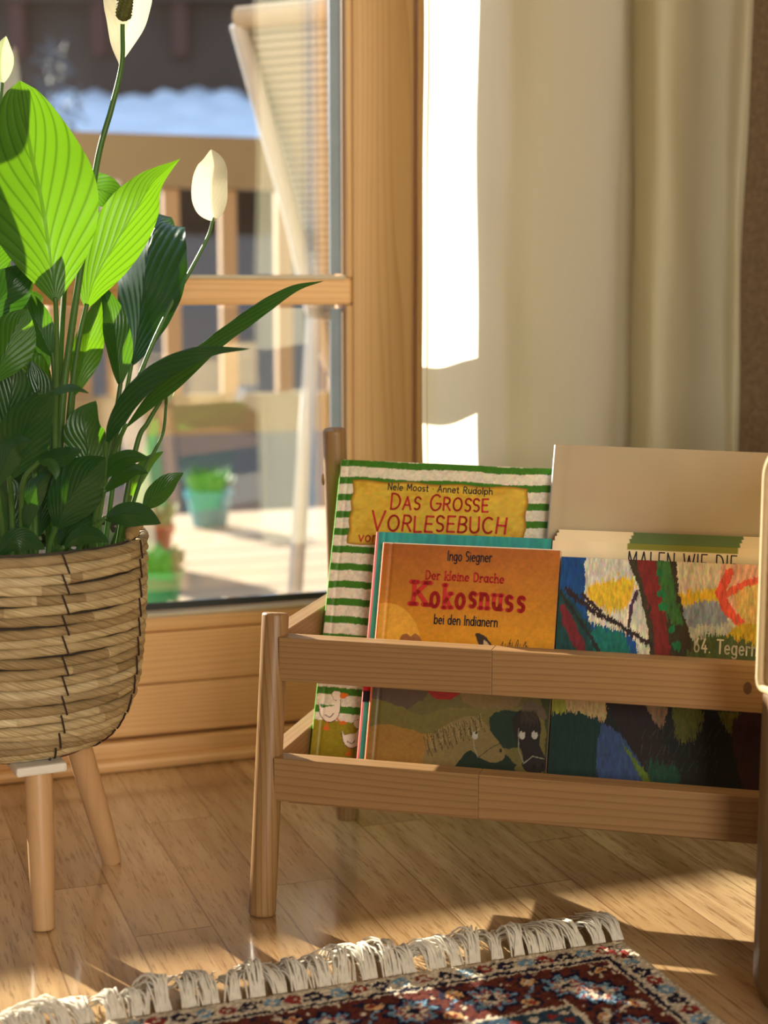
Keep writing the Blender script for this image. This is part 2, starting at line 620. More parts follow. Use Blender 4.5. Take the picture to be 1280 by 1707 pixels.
# (photo column, distance in front of the door line) of the folds at book height
CPROF = [(703, -.212), (735, -.214), (770, -.208), (800, -.198), (822, -.180), (850, -.172), (900, -.190), (960, -.196),
         (1004, -.190), (1022, -.165), (1027, -.100), (1046, -.078), (1060, -.110), (1082, -.165), (1112, -.172),
         (1140, -.130), (1175, -.078), (1210, -.070), (1234, -.090), (1244, -.082)]
cb = MB()
prof = spline([(s_at(px, n), n, 0) for px, n in CPROF], 8)
rows, uvs = [], []
NZ = 90
for i in range(NZ + 1):
    z = 0.185 + (2.455 - 0.185) * i / NZ
    row = []
    for j, p in enumerate(prof):
        k = j / (len(prof) - 1)
        amp = 1.0 + 0.10 * math.sin(z * 5 + k * 5)
        nn = -0.16 + (p.y + 0.16) * amp
        ss = p.x + 0.004 * math.sin(z * 9.0 + 0.6) * (1 - k) ** 2 + 0.003 * math.sin(z * 4 + k * 9) - 0.012 * max(0, z - 0.5) * (1 - k) * 0.4
        nn += 0.002 * math.sin(z * 21 + k * 40)
        row.append(door(ss, nn, z))
    rows.append(row)
cb.grid(rows)
curtain = cb.build('curtain', M_curtain)
tag(curtain, 'cream cloth curtain hanging in folds to the right of the glazed door', 'curtain')
hb = MB()
hb.tube([r[2] + (r[2] - r[6]).normalized() * 0 for r in rows], 0.0006, 5)
hem = hb.build('hem_stitching', plain('hem_thread', (0.70, 0.58, 0.34), 0.8), curtain)

# ------------------------------------------------------------------ outdoors
M_rail = wood('railing_larch', (0.27, 0.205, 0.105), (0.21, 0.15, 0.075), YAW, 'X', 60, 0.6, 0.6)
M_railv = wood('railing_larch_vertical', (0.44, 0.29, 0.155), (0.33, 0.20, 0.095), YAW, 'Z', 60, 0.6, 0.6)
M_deck = wood('deck_boards', (0.50, 0.39, 0.27), (0.34, 0.25, 0.16), YAW, 'X', 60, 0.7, 0.6)

deck = MB()
n = 0.13
while n < 2.05:
    deck.box(door(-3.0, n, -0.05), U * 6.0, NV * 0.132, ZV * 0.03)
    n += 0.14
o = deck.build('balcony_deck', M_deck, smooth=False)
o['kind'] = 'structure'

NR = 1.48
rl = empty('railing', door(0.25, NR, -0.02))
tag(rl, 'wooden balcony railing with upright balusters beyond the glass', 'railing')


def rpart(name, s0, s1, n0, n1, z0, z1, mat, bevel=0.003):
    return slab(name, s0, s1, n0, n1, z0, z1, mat, None, rl, bevel)


rpart('top_rail', -3.0, 3.0, NR - 0.025, NR + 0.02, 0.731, 0.834, M_rail)
rpart('bottom_rail', -3.0, 3.0, NR - 0.018, NR + 0.018, 0.235, 0.315, M_rail)
for k in range(-27, 20):
    s = 0.236 + 0.118 * k
    if -2.95 < s < 2.9:
        rpart('baluster', s - 0.0165, s + 0.0165, NR - 0.0155, NR + 0.0155, 0.315, 0.731, M_railv)
for s in (-2.6, -1.3, 0.03, 1.5):
    rpart('post', s - 0.045, s + 0.045, NR + 0.021, NR + 0.10, -0.02, 0.74, M_railv)


# garden chair with sling back, turned away from the door
def garden_chair():
    w, d = Vector((.886, -.46, 0)), Vector((-.46, -.886, 0))
    B = Vector((-0.079, 2.49, 0.40))
    T = Vector((-0.203, 2.25, 0.893))
    W = 0.50
    root = empty('garden_chair', Vector((0.2, 2.5, -0.02)))
    tag(root, 'pale garden chair with woven sling back standing on the balcony', 'chair')
    M_fr = plain('white_aluminium', (0.50, 0.50, 0.49), 0.35)
    m, nt, out = new_mat('woven_sling')
    v = mapped(nt)
    sp = nt.nodes.new('ShaderNodeSeparateXYZ')
    nt.links.new(v, sp.inputs[0])
    st = math_n(nt, 'SINE', math_n(nt, 'MULTIPLY', sp.outputs[2], 620))
    c = mix_col(nt, math_n(nt, 'ADD', math_n(nt, 'MULTIPLY', st, 0.5), 0.5), (0.20, 0.17, 0.13), (0.48, 0.43, 0.35))
    principled(nt, out, c, 0.7, 0.3, bump(nt, st, 0.4, 0.002))
    for side in (0, 1):
        off = w * (W * side)
        f = MB()
        f.tube(spline([T + off, B.lerp(T, .5) + off, B + off, B + off - d * .22 + ZV * .005, B + off - d * .46 + ZV * .03], 6), 0.013, 10)
        f.build('side_tube', M_fr, root)
        f = MB(); f.tube([B + off + ZV * .12 + d * .06, B + off + d * .14 - ZV * .42], 0.012, 10); f.build('leg', M_fr, root)
        f = MB(); f.tube([B + off - d * .42 + ZV * .22, B + off - d * .47 - ZV * .42], 0.012, 10); f.build('leg', M_fr, root)
        f = MB()
        a = B + off + d * .10 + ZV * .20
        f.tube(spline([a, a - d * .2 + ZV * .02, a - d * .42, a - d * .54 - ZV * .02], 5), 0.018, 10)
        f.build('armrest', plain('armrest_grey_brown', (0.22, 0.17, 0.12), 0.6), root)
    f = MB()
    f.tube([T + ZV * 0.008, T + w * W + ZV * 0.008], 0.016, 10)
    f.build('top_bar', plain('sling_band', (0.42, 0.34, 0.24), 0.5), root)
    s = MB()
    P = []
    for i in range(15):
        t = i / 14
        c0 = B.lerp(T, t)
        P.append([c0 + w * (W * j / 10) + Vector((.46, .886, .2)) * (0.02 * math.sin(PI * t)) for j in range(11)])
    s.grid(P)
    o = s.build('backrest_sling', m, root)
    md = o.modifiers.new('solidify', 'SOLIDIFY'); md.thickness = 0.003
    s = MB()
    P = [[B - d * (.46 * i / 8) + ZV * (.03 * i / 8 - 0.025 * math.sin(PI * i / 8)) + w * (W * j / 8) for j in range(9)] for i in range(9)]
    s.grid(P)
    o = s.build('seat_sling', m, root)
    md = o.modifiers.new('solidify', 'SOLIDIFY'); md.thickness = 0.003


garden_chair()


def flower_pot(name, label, loc, r, h, col, plantcol, ph):
    root = empty(name, loc)
    tag(root, label, 'flower pot')
    L = Vector(loc)
    b = MB()
    prof_ = [(0, 0), (r * .72, 0), (r * .75, .004), (r * .95, h * .82), (r * 1.04, h * .83), (r * 1.04, h), (r * .94, h), (r * .90, h * .9), (0, h * .9)]
    b.grid([[L + Vector((p[0] * math.cos(2 * PI * k / 28), p[0] * math.sin(2 * PI * k / 28), p[1])) for k in range(28)] for p in prof_], closed_v=True)
    b.build('pot', plain(name + '_glaze_%d' % int(col[2] * 100), col, 0.3), root)
    g = MB()
    for k in range(60):
        a = random.uniform(0, 2 * PI); rr = r * .85 * math.sqrt(random.random())
        p = L + Vector((rr * math.cos(a), rr * math.sin(a), h * .9))
        tip = p + Vector((math.cos(a) * .02, math.sin(a) * .02, ph * random.uniform(.5, 1)))
        side = Vector((-math.sin(a), math.cos(a), 0)) * .012
        md = p.lerp(tip, .6)
        g.add([p, md + side, tip, md - side], [(0, 1, 2, 3)])
    g.build('foliage', plain('pot_foliage', plantcol, 0.5), root)


flower_pot('flower_pot', 'teal flower pot with low green plant on the balcony deck', at(348, 792, 3.62) * 1.0 + Vector((0, 0, -at(348, 792, 3.62).z - 0.02)), 0.055, 0.085, (0.06, 0.30, 0.38), (0.06, 0.20, 0.05), 0.07)
flower_pot('flower_pot', 'small terracotta flower pot behind the peace lily stems outdoors', at(246, 775, 3.05) + Vector((0, 0, -at(246, 775, 3.05).z - 0.02)), 0.05, 0.09, (0.35, 0.08, 0.04), (0.07, 0.18, 0.05), 0.06)
flower_pot('flower_pot', 'bright green flower pot close behind the glass by the basket', at(262, 960, 2.62) + Vector((0, 0, -at(262, 960, 2.62).z - 0.02)), 0.045, 0.075, (0.06, 0.36, 0.15), (0.08, 0.25, 0.05), 0.05)

# pale board leaning on the railing
pb = MB()
a0, a1 = at(228, 850, 2.86), at(163, 300, 2.96)
a0.z = -0.02
ax = U * 0.042
pb.box(a0, ax, NV * 0.02, a1 - a0)
tag(pb.build('leaning_board', plain('grey_white_board', (0.55, 0.52, 0.47), 0.6), smooth=False, bevel=0.002), 'pale grey board leaning against the balcony railing behind the plant', 'board')

# neighbouring house: dark timber wall, low snow-covered roof in front of it
hs = empty('neighbour_house', (0, 10.2, -2.5))
tag(hs, 'dark timber house with a snow-covered lower roof beyond the balcony', 'house')
M_tim = wood('dark_timber', (0.060, 0.048, 0.040), (0.030, 0.022, 0.018), 0, 'X', 9, 0.8, 0.6)
b = MB(); b.box((-3.4, 10.0, -2.5), (8.2, 0, 0), (0, 3, 0), (0, 0, 8.0)); b.build('wall', M_tim, hs, smooth=False)
for k in range(16):
    b = MB(); b.box((-3.3 + .5 * k, 9.9, 1.98), (.09, 0, 0), (0, .1, 0), (0, 0, .34))
    b.build('balcony_slat', plain('red_brown_slats', (0.075, 0.026, 0.022), 0.7), hs, smooth=False)
b = MB(); b.box((-3.4, 9.86, 2.30), (8.2, 0, 0), (0, .14, 0), (0, 0, .09)); b.build('beam', M_tim, hs, smooth=False)
b = MB()
P = []
for i in range(25):
    t = i / 24
    row = []
    for j in range(70):
        x = -2.05 + 5.6 * j / 69
        ed = 0.05 * math.sin(j * 1.7) + 0.04 * math.sin(j * .6 + 2)
        row.append(Vector((x - (1 - t) * .2 + .35 * (t - 0.5), 7.6 + 2.3 * t, 1.22 + (0.52 + ed * .6) * t + .025 * math.sin(j * .9 + i) + .02 * math.sin(i * 1.3))))
    P.append(row)
b.grid(P)
m, nt, out = new_mat('snow')
f = noise(nt, mapped(nt), 5, 4)
principled(nt, out, mix_col(nt, f, (0.74, 0.82, 0.95), (0.88, 0.92, 0.98)), 0.8, 0.3, bump(nt, f, .3, .02))
o = b.build('snow_cover', m, hs)
md = o.modifiers.new('solidify', 'SOLIDIFY'); md.thickness = 0.12
b = MB(); b.box((-2.2, 7.7, -2.5), (5.8, 0, 0), (0, 2.2, 0), (0, 0, 3.3)); b.build('lower_wall', plain('grey_timber', (0.085, 0.080, 0.075), 0.8), hs, smooth=False)
gb = MB(); gb.box((-8, 4.4, -2.6), (16, 0, 0), (0, 12, 0), (0, 0, 0.1))
o = gb.build('ground_snow', m, smooth=False); o['kind'] = 'structure'


def shrub(loc, rx, rz, label):
    root = empty('shrub', loc)
    tag(root, label, 'shrub')
    L = Vector(loc)
    g = MB()
    for k in range(1500):
        a, zz = random.uniform(0, 2 * PI), random.random()
        rr = rx * math.sin(PI * (0.15 + 0.85 * zz) * .95) * math.sqrt(random.random())
        p = L + Vector((rr * math.cos(a), rr * math.sin(a), .3 + zz * rz))
        dv = Vector((random.gauss(0, 1), random.gauss(0, 1), random.gauss(0, .6))).normalized()
        sd = dv.orthogonal().normalized() * .010
        g.add([p, p + dv * .02 + sd, p + dv * .06, p + dv * .02 - sd], [(0, 1, 2, 3)])
    g.build('foliage', plain('shrub_foliage', (0.10, 0.115, 0.13), 0.7), root)
    s = MB(); s.tube([L, L + Vector((0, 0, rz * .8))], [.05, .015], 8); s.build('stem', M_tim, root)


p = at(95, 170, 6.4)
shrub((p.x, p.y, -2.5), 0.30, p.z + 2.42, 'dark frosty shrub left of the snowy roof')

# ------------------------------------------------------------------ book rack
EV = Vector((.26, .966, 0)).normalized()          # from the front of the rack to its back
RV = Vector((EV.y, -EV.x, 0))                     # along the rack, to the right
RYAW = math.atan2(RV.y, RV.x)
F0 = Vector((-0.103, 1.259, 0))


def rk(r, e, z):
    return F0 + RV * r + EV * e + ZV * z


RL = 0.452                                        # distance between the two side frames
RP_L, RP_D = (0.335, 0.195, 0.080), (0.15, 0.064, 0.018)
M_rk_x = wood('rack_pine_long', RP_L, RP_D, RYAW, 'X', 210, 0.42, 0.9)
M_rk_y = wood('rack_pine_side', RP_L, RP_D, RYAW, 'Y', 210, 0.42, 0.9)
M_rk_z = wood('rack_pine_post', RP_L, RP_D, RYAW, 'Z', 150, 0.42, 0.9)
rack = empty('book_rack', rk(RL / 2, .13, 0))
tag(rack, 'low pine book rack with round posts and flat rails full of picture books', 'book rack')


def post(name, r, e0, e1, z1, rad):
    mb = MB()
    a, b = rk(r, e0, 0.0), rk(r, e1, z1)
    ts = [0, .004, .012, .25, .5, .75, 1 - .010, 1 - .003, 1]
    rs = [rad * .86, rad * .95, rad, rad, rad, rad, rad, rad * .96, rad * .86]
    mb.tube([a.lerp(b, t) for t in ts], rs, 28)
    return mb.build(name, M_rk_z, rack, angle=50)


for r in (0, RL):
    post('front_post', r, 0.0, 0.042, 0.252, 0.0115)
    post('back_post', r, 0.256, 0.216, 0.394, 0.0112)


def rail(name, r0, r1, e0, e1, z0, z1, mat=None, bevel=0.0007):
    mb = MB()
    mb.box(rk(r0, e0, z0), RV * (r1 - r0), EV * (e1 - e0), ZV * (z1 - z0))
    return mb.build(name, mat or M_rk_x, rack, smooth=False, bevel=bevel)


# front rails are glued up from two lengths each; they sit between the posts
JX = 0.19
JY = 0.183
for z0, z1, e0, jx in ((0.197, 0.2345, 0.026, JX), (0.0975, 0.1345, 0.010, JY)):
    rail('front_rail', 0.008, jx, e0, e0 + 0.018, z0, z1)
    rail('front_rail', jx + 0.00005, RL - 0.008, e0, e0 + 0.018, z0, z1,
         wood('rack_pine_long_b', tuple(c * 1.1 for c in RP_L), RP_D, RYAW + 0.01, 'X', 160, 0.42, 0.8))
for z0, z1, e0 in ((0.30, 0.335, 0.206), (0.190, 0.222, 0.222)):
    rail('back_rail', 0.009, RL - 0.009, e0, e0 + 0.014, z0, z1)
for r in (0, RL):
    rail('side_rail', r - .008, r + .008, 0.050, 0.223, 0.206, 0.236, M_rk_y)
    rail('side_rail', r - .008, r + .008, 0.030, 0.237, 0.106, 0.134, M_rk_y)
for e0 in (0.046, 0.118):
    rail('shelf_slat', 0.0085, RL - 0.0085, e0, e0 + 0.05, 0.084, 0.095)
mb = MB()
mb.tube([rk(-.0105, .224, .345), rk(-.0135, .224, .345)], .006, 14)
mb.build('dowel_cap', M_rk_z, rack)
# knot and chip in the upper rail
mb = MB()
P = [[rk(.3925 + .0032 * math.cos(2 * PI * k / 16) * q, .0257, .2165 + .0050 * math.sin(2 * PI * k / 16) * q) for k in range(16)] for q in (1, .6, .01)]
mb.grid(P, closed_v=True)
mb.build('knot', plain('dark_knot', (0.10, 0.045, 0.018), 0.6, nscale=300, var=.6), rack)

# ------------------------------------------------------------------ lettering drawn with strokes


def arc(cx, cy, rx, ry, a0, a1, n=12):
    return [(cx + rx * math.cos(R(a0 + (a1 - a0) * i / n)), cy + ry * math.sin(R(a0 + (a1 - a0) * i / n))) for i in range(n + 1)]


X = .62
GL = {
    'a': (.52, [arc(.24, .31, .21, .31, 0, 360, 16), [(.46, .62), (.46, 0)]]),
    'b': (.52, [[(.05, 1), (.05, 0)], arc(.27, .31, .21, .31, 0, 360, 16)]),
    'c': (.46, [arc(.26, .31, .22, .31, 45, 315)]),
    'd': (.52, [arc(.24, .31, .21, .31, 0, 360, 16), [(.46, 1), (.46, 0)]]),
    'e': (.50, [[(.04, .33), (.46, .33)] + arc(.25, .31, .21, .31, 8, 315, 16)]),
    'g': (.52, [arc(.24, .31, .21, .31, 0, 360, 16), [(.46, .62), (.46, -.12)] + arc(.26, -.12, .20, .18, 0, -150, 10)]),
    'h': (.50, [[(.05, 1), (.05, 0)], [(.05, .35)] + arc(.25, .38, .19, .24, 170, 0, 8) + [(.44, 0)]]),
    'i': (.14, [[(.06, .62), (.06, 0)], [(.06, .84), (.06, .86)]]),
    'k': (.46, [[(.05, 1), (.05, 0)], [(.41, .62), (.06, .24)], [(.19, .36), (.44, 0)]]),
    'l': (.14, [[(.06, 1), (.06, 0)]]),
    'm': (.80, [[(.05, .62), (.05, 0)], [(.05, .38)] + arc(.22, .40, .17, .22, 170, 0, 8) + [(.39, 0)], [(.39, .38)] + arc(.56, .40, .17, .22, 170, 0, 8) + [(.73, 0)]]),
    'n': (.50, [[(.05, .62), (.05, 0)], [(.05, .35)] + arc(.25, .38, .19, .24, 170, 0, 8) + [(.44, 0)]]),
    'o': (.52, [arc(.26, .31, .22, .31, 0, 360, 18)]),
    'p': (.52, [[(.05, .62), (.05, -.30)], arc(.27, .31, .21, .31, 0, 360, 16)]),
    'r': (.36, [[(.05, .62), (.05, 0)], [(.05, .38)] + arc(.23, .38, .18, .24, 170, 50, 7)]),
    's': (.42, [[(.37, .54)] + arc(.21, .465, .15, .155, 50, 270, 9) + arc(.21, .155, .16, .155, 90, -130, 9)]),
    't': (.34, [[(.15, .88), (.15, .10)] + arc(.25, .10, .10, .10, 180, 290, 5), [(.0, .62), (.30, .62)]]),
    'u': (.50, [[(.05, .62), (.05, .24)] + arc(.24, .24, .19, .24, 180, 350, 8), [(.44, .62), (.44, 0)]]),
    'v': (.48, [[(.02, .62), (.24, 0), (.46, .62)]]),
    'A': (.62, [[(.02, 0), (.30, 1), (.58, 0)], [(.12, .35), (.48, .35)]]),
    'B': (.54, [[(.05, 0), (.05, 1), (.24, 1)] + arc(.24, .76, .20, .24, 90, -90, 8) + [(.06, .52)], [(.24, .52)] + arc(.25, .26, .24, .26, 90, -90, 8) + [(.05, 0)]]),
    'C': (.60, [arc(.34, .5, .30, .5, 50, 310, 16)]),
    'D': (.60, [[(.05, 0), (.05, 1), (.18, 1)] + arc(.18, .5, .37, .5, 90, -90, 12) + [(.05, 0)]]),
    'E': (.48, [[(.44, 1), (.05, 1), (.05, 0), (.45, 0)], [(.05, .52), (.38, .52)]]),
    'G': (.64, [arc(.34, .5, .30, .5, 50, 350, 16) + [(.63, .45), (.38, .45)]]),
    'H': (.58, [[(.05, 1), (.05, 0)], [(.52, 1), (.52, 0)], [(.05, .5), (.52, .5)]]),
    'I': (.14, [[(.06, 1), (.06, 0)]]),
    'K': (.56, [[(.06, 1), (.06, 0)], [(.50, 1), (.08, .42)], [(.20, .56), (.54, 0)]]),
    'L': (.46, [[(.05, 1), (.05, 0), (.43, 0)]]),
    'M': (.72, [[(.04, 0), (.08, 1), (.35, .30), (.62, 1), (.66, 0)]]),
    'N': (.60, [[(.05, 0), (.05, 1), (.53, 0), (.53, 1)]]),
    'O': (.68, [arc(.34, .5, .30, .5, 0, 360, 22)]),
    'R': (.56, [[(.05, 0), (.05, 1), (.24, 1)] + arc(.24, .74, .22, .26, 90, -90, 8) + [(.06, .48)], [(.24, .48), (.52, 0)]]),
    'S': (.50, [[(.45, .86)] + arc(.25, .75, .19, .25, 45, 270, 9) + arc(.25, .25, .20, .25, 90, -135, 9)]),
    'T': (.54, [[(.0, 1), (.54, 1)], [(.27, 1), (.27, 0)]]),
    'U': (.58, [[(.05, 1), (.05, .28)] + arc(.29, .28, .24, .28, 180, 360, 10) + [(.53, 1)]]),
    'V': (.60, [[(.02, 1), (.30, 0), (.58, 1)]]),
    'W': (.84, [[(.02, 1), (.22, 0), (.42, .9), (.62, 0), (.82, 1)]]),
    '6': (.54, [[(.40, 1), (.20, .74), (.08, .50)] + arc(.27, .29, .21, .28, 160, 520, 18)]),
    '4': (.56, [[(.34, 1), (.04, .28), (.52, .28)], [(.39, .50), (.39, 0)]]),
    '.': (.16, [[(.07, .02), (.07, .03)]]),
    '·': (.16, [[(.07, .40), (.07, .41)]]),
    ' ': (.30, []),
}


def lettering(text, cx, base, width, height, weight, mat, parent, z=0.0004, name='lettering', small=0.0, jit=0.0, slab_=0.0, gap=.13, seed=3, bounce=0.0, slope=0.0):
    """one line of writing centred on cx, standing on base, as flat strokes lying on a cover"""
    rr = random.Random(seed)
    items, x = [], 0.0
    for ch in text:
        sc = 1.0
        g = ch
        if small and ch.islower():
            g, sc = ch.upper(), small
        w, strokes = GL[g]
        dy = rr.uniform(-bounce, bounce)
        an = rr.uniform(-jit, jit)
        for st in strokes:
            pts = []
            for (px_, py_) in st:
                px_, py_ = px_ * sc, py_ * sc
                q = px_ - w * sc / 2
                pts.append((x + w * sc / 2 + q * math.cos(an) - py_ * math.sin(an), q * math.sin(an) + py_ * math.cos(an) + dy))
            items.append(pts)
            if slab_ and len(st) >= 2 and (st[0] != st[-1]):
                for e_, f_ in ((pts[0], st[0]), (pts[-1], st[-1])):
                    if f_[1] in (0, 1, .62):
                        items.append([(e_[0] - slab_, e_[1]), (e_[0] + slab_, e_[1])])
        x += (w + gap) * sc
    tot = x - gap
    sx = width / tot
    mb = MB()
    hw = weight / 2
    for pts in items:
        pp = [Vector((cx - width / 2 + p[0] * sx, base + p[1] * height + slope * (p[0] * sx - width / 2), 0)) for p in pts]
        for p in pp:
            k = 10
            mb.add([(p.x + hw * math.cos(2 * PI * i / k), p.y + hw * math.sin(2 * PI * i / k), z) for i in range(k)], [tuple(range(k))])
        for a, b in zip(pp, pp[1:]):
            d = b - a
            if d.length < 1e-7: continue
            nrm = Vector((-d.y, d.x, 0)).normalized() * hw
            mb.add([(a - nrm).to_tuple()[:2] + (z,), (b - nrm).to_tuple()[:2] + (z,), (b + nrm).to_tuple()[:2] + (z,), (a + nrm).to_tuple()[:2] + (z,)], [(0, 1, 2, 3)])
    return mb.build(name, mat, parent, smooth=False, frame=1)


M_ink = plain('dark_blue_ink', (0.018, 0.018, 0.035), 0.4)
M_redink = plain('red_ink', (0.52, 0.024, 0.024), 0.4)

# ------------------------------------------------------------------ printed art helpers


def vnoise(x, y, seed=0):
    """smooth value noise"""
    xi, yi = np.floor(x).astype(int), np.floor(y).astype(int)
    fx, fy = x - xi, y - yi
    fx, fy = fx * fx * (3 - 2 * fx), fy * fy * (3 - 2 * fy)

    def h(a, b):
        n = (a * 374761393 + b * 668265263 + seed * 974634777) & 0x7fffffff
        n = ((n ^ (n >> 13)) * 1274126177) & 0x7fffffff
        return ((n ^ (n >> 16)) & 0xffff) / 65535.0
    return (h(xi, yi) * (1 - fx) + h(xi + 1, yi) * fx) * (1 - fy) + (h(xi, yi + 1) * (1 - fx) + h(xi + 1, yi + 1) * fx) * fy


def fbm(x, y, seed=0):
    return 0.55 * vnoise(x, y, seed) + 0.3 * vnoise(x * 2.1, y * 2.1, seed + 1) + 0.15 * vnoise(x * 4.3, y * 4.3, seed + 2)


def inpoly(x, y, poly):
    c = np.zeros(x.shape, bool)
    n_ = len(poly)
    for i in range(n_):
        x0, y0 = poly[i]
        x1, y1 = poly[(i + 1) % n_]
        if y0 == y1: continue
        k = ((y0 > y) != (y1 > y)) & (x < (x1 - x0) * (y - y0) / (y1 - y0) + x0)
        c ^= k
    return c


def smoothp(P, n=5):
    P = [Vector((p[0], p[1], 0)) for p in P]
    m = len(P)
    out = []
    for i in range(m):
        a, b, c, d = P[i - 1], P[i], P[(i + 1) % m], P[(i + 2) % m]
        for k in range(n):
            t = k / n
            q = 0.5 * ((2 * b) + (c - a) * t + (2 * a - 5 * b + 4 * c - d) * t * t + (3 * b - a - 3 * c + d) * t ** 3)
            out.append((q.x, q.y))
    return out


class Canvas:
    """printed picture on a cover; x, y are drawing units, y downwards"""

    def __init__(self, x, y):
        self.x, self.y = x, y
        self.c = np.zeros(x.shape + (3,))

    strokes = False

    def wob(self, amt, sc, seed):
        if self.strokes:           # ragged ends of upright brush strokes
            fx = fbm(self.x / 2.2, self.y / 13, seed) - .5 + .5 * (vnoise(self.x / 1.1, self.y / 5, seed + 3) - .5)
            fy = fbm(self.x / 2.0, self.y / 30, seed + 9) - .5 + .8 * (vnoise(self.x / 1.2, self.y / 9, seed + 5) - .5)
            return self.x + amt * 1.6 * fx, self.y + amt * 3.2 * fy
        return (self.x + amt * (fbm(self.x / sc, self.y / sc, seed) - .5) * 2, self.y + amt * (fbm(self.x / sc, self.y / sc, seed + 9) - .5) * 2)

    def fill(self, mask, col, alpha=1.0):
        a = mask.astype(float) * alpha
        self.c = self.c * (1 - a[..., None]) + np.array(col, float) * a[..., None]

    def poly(self, P, col, amt=0, sc=12, seed=1, smooth=True, alpha=1.0):
        x, y = self.wob(amt, sc, seed) if amt else (self.x, self.y)
        self.fill(inpoly(x, y, smoothp(P) if smooth else P), col, alpha)

    def ell(self, cx, cy, rx, ry, col, amt=0, sc=10, seed=1, alpha=1.0):
        x, y = self.wob(amt, sc, seed) if amt else (self.x, self.y)
        self.fill(((x - cx) / rx) ** 2 + ((y - cy) / ry) ** 2 < 1, col, alpha)

    def line(self, P, w, col, amt=0, sc=10, seed=1, alpha=1.0):
        x, y = self.wob(amt, sc, seed) if amt else (self.x, self.y)
        m = np.zeros(x.shape, bool)
        for (ax, ay), (bx, by) in zip(P, P[1:]):
            dx, dy = bx - ax, by - ay
            t = np.clip(((x - ax) * dx + (y - ay) * dy) / (dx * dx + dy * dy + 1e-9), 0, 1)
            m |= (x - ax - t * dx) ** 2 + (y - ay - t * dy) ** 2 < (w / 2) ** 2
        self.fill(m, col, alpha)

    def brush(self, amt, sx, sy, seed=4):
        f = (fbm(self.x / sx, self.y / sy, seed) - .5) * 2 * amt
        g = np.stack([vnoise(self.x / sx * 1.7, self.y / sy * 1.7, seed + 20 + k) - .5 for k in range(3)], -1) * amt * .9
        self.c = self.c * (1 + f[..., None] + g)


TILT = R(19)
YB = EV * math.sin(TILT) + ZV * math.cos(TILT)     # up along a leaning cover
NB = -EV * math.cos(TILT) + ZV * math.sin(TILT)    # out of the cover, to the room


def frame_root(name, r0, e0, z0=0.10, roll=0.0):
    o = empty(name, (0, 0, 0))
    O = rk(r0, e0, z0)
    M = Matrix(((RV.x, YB.x, NB.x, O.x), (RV.y, YB.y, NB.y, O.y), (RV.z, YB.z, NB.z, O.z), (0, 0, 0, 1)))
    o.matrix_world = M @ Matrix.Rotation(roll, 4, 'Z')
    return o


M_cover = attr_mat('printed_cover', 0.5, 0.30, 0.05)
M_matte = attr_mat('printed_matte', 0.55, 0.35)


def pages_mat():
    m, nt, out = new_mat('page_edges')
    f = noise(nt, mapped(nt, scale=(30, 30, 2600)), 1, 2)
    principled(nt, out, mix_col(nt, f, (0.60, 0.55, 0.45), (0.80, 0.76, 0.66)), 0.8, 0.2)
    return m


M_pages = pages_mat()


def front_grid(mb, w, h, z, paint, res, x0=0.0, joint=None, radius=0.0):
    """printed front face: fine grid carrying the picture as colours"""
    nx, ny = max(2, int(w / res)), max(2, int(h / res))
    gx, gy = np.meshgrid(np.linspace(0, w, nx + 1), np.linspace(0, h, ny + 1))
    col = srgb_np(paint(gx + x0, gy))
    zz = np.full(gx.shape, z)
    if joint:
        zz = zz - 0.0009 * np.exp(-((gx - joint) / 0.0016) ** 2)
    if radius:
        cx = np.clip(gx, 0, w - radius)
        for top in (0, 1):
            cy = np.clip(gy, radius, h - radius)
        dx, dy = gx - cx, gy - cy
        d = np.hypot(dx, dy)
        k = np.where(d > radius, radius / np.maximum(d, 1e-9), 1)
        gx, gy = cx + dx * k, cy + dy * k
    verts = np.stack([gx + x0, gy, zz], -1).reshape(-1, 3)
    n = nx + 1
    faces = [(j * n + i, j * n + i + 1, (j + 1) * n + i + 1, (j + 1) * n + i) for j in range(ny) for i in range(nx)]
    mb.add(verts.tolist(), faces, col.reshape(-1, 3).tolist())


def hardcover(name, label, r0, e0, w, h, d, paint, edge, spine, res=0.0006, roll=0.0, z0=0.10, mat=None):
    root = frame_root(name, r0, e0, z0, roll)
    tag(root, label, 'book')
    mb = MB()
    t = 0.0022
    front_grid(mb, w, h, 0.0, paint, res, joint=0.0075)
    e_ = srgb(*edge)
    # board edges round the front face, then the back board and the rounded spine
    rim = [(0, 0), (w, 0), (w, h), (0, h)]
    for (ax, ay), (bx, by) in zip(rim, rim[1:] + rim[:1]):
        mb.add([(ax, ay, -t), (bx, by, -t), (bx, by, 0), (ax, ay, 0)], [(0, 1, 2, 3)], e_)
    mb.add([(0, 0, -t), (0, h, -t), (w, h, -t), (w, 0, -t)], [(0, 1, 2, 3)], e_)
    mb.box((0.001, 0, -d), (w - .001, 0, 0), (0, h, 0), (0, 0, t), e_)
    sp = srgb(*spine)
    P = []
    for k in range(9):
        a = PI / 2 + PI * k / 8
        P.append([(0.0015 + 0.0035 * math.cos(a), y, -d / 2 + d / 2 * math.sin(a)) for y in (0, h)])
    mb.grid(P, col=sp)
    mb.build('cover', mat or M_cover, root, smooth=True, frame=1, angle=35)
    pg = MB()
    pg.box((0.003, 0.004, -d + t + .0001), (w - .006, 0, 0), (0, h - .008, 0), (0, 0, d - 2 * t - .0002))
    pg.build('pages', M_pages, root, smooth=False, frame=1)
    return root


def inv_affine(A):
    (a, b, c), (d, e, f) = A
    M = np.linalg.inv(np.array([[a, b], [d, e]]))
    return lambda x, y: (M[0, 0] * (x - c) + M[0, 1] * (y - f), M[1, 0] * (x - c) + M[1, 1] * (y - f))


def fwd_affine(A):
    (a, b, c), (d, e, f) = A
    return lambda u, v: (a * u + b * v + c, d * u + e * v + f)


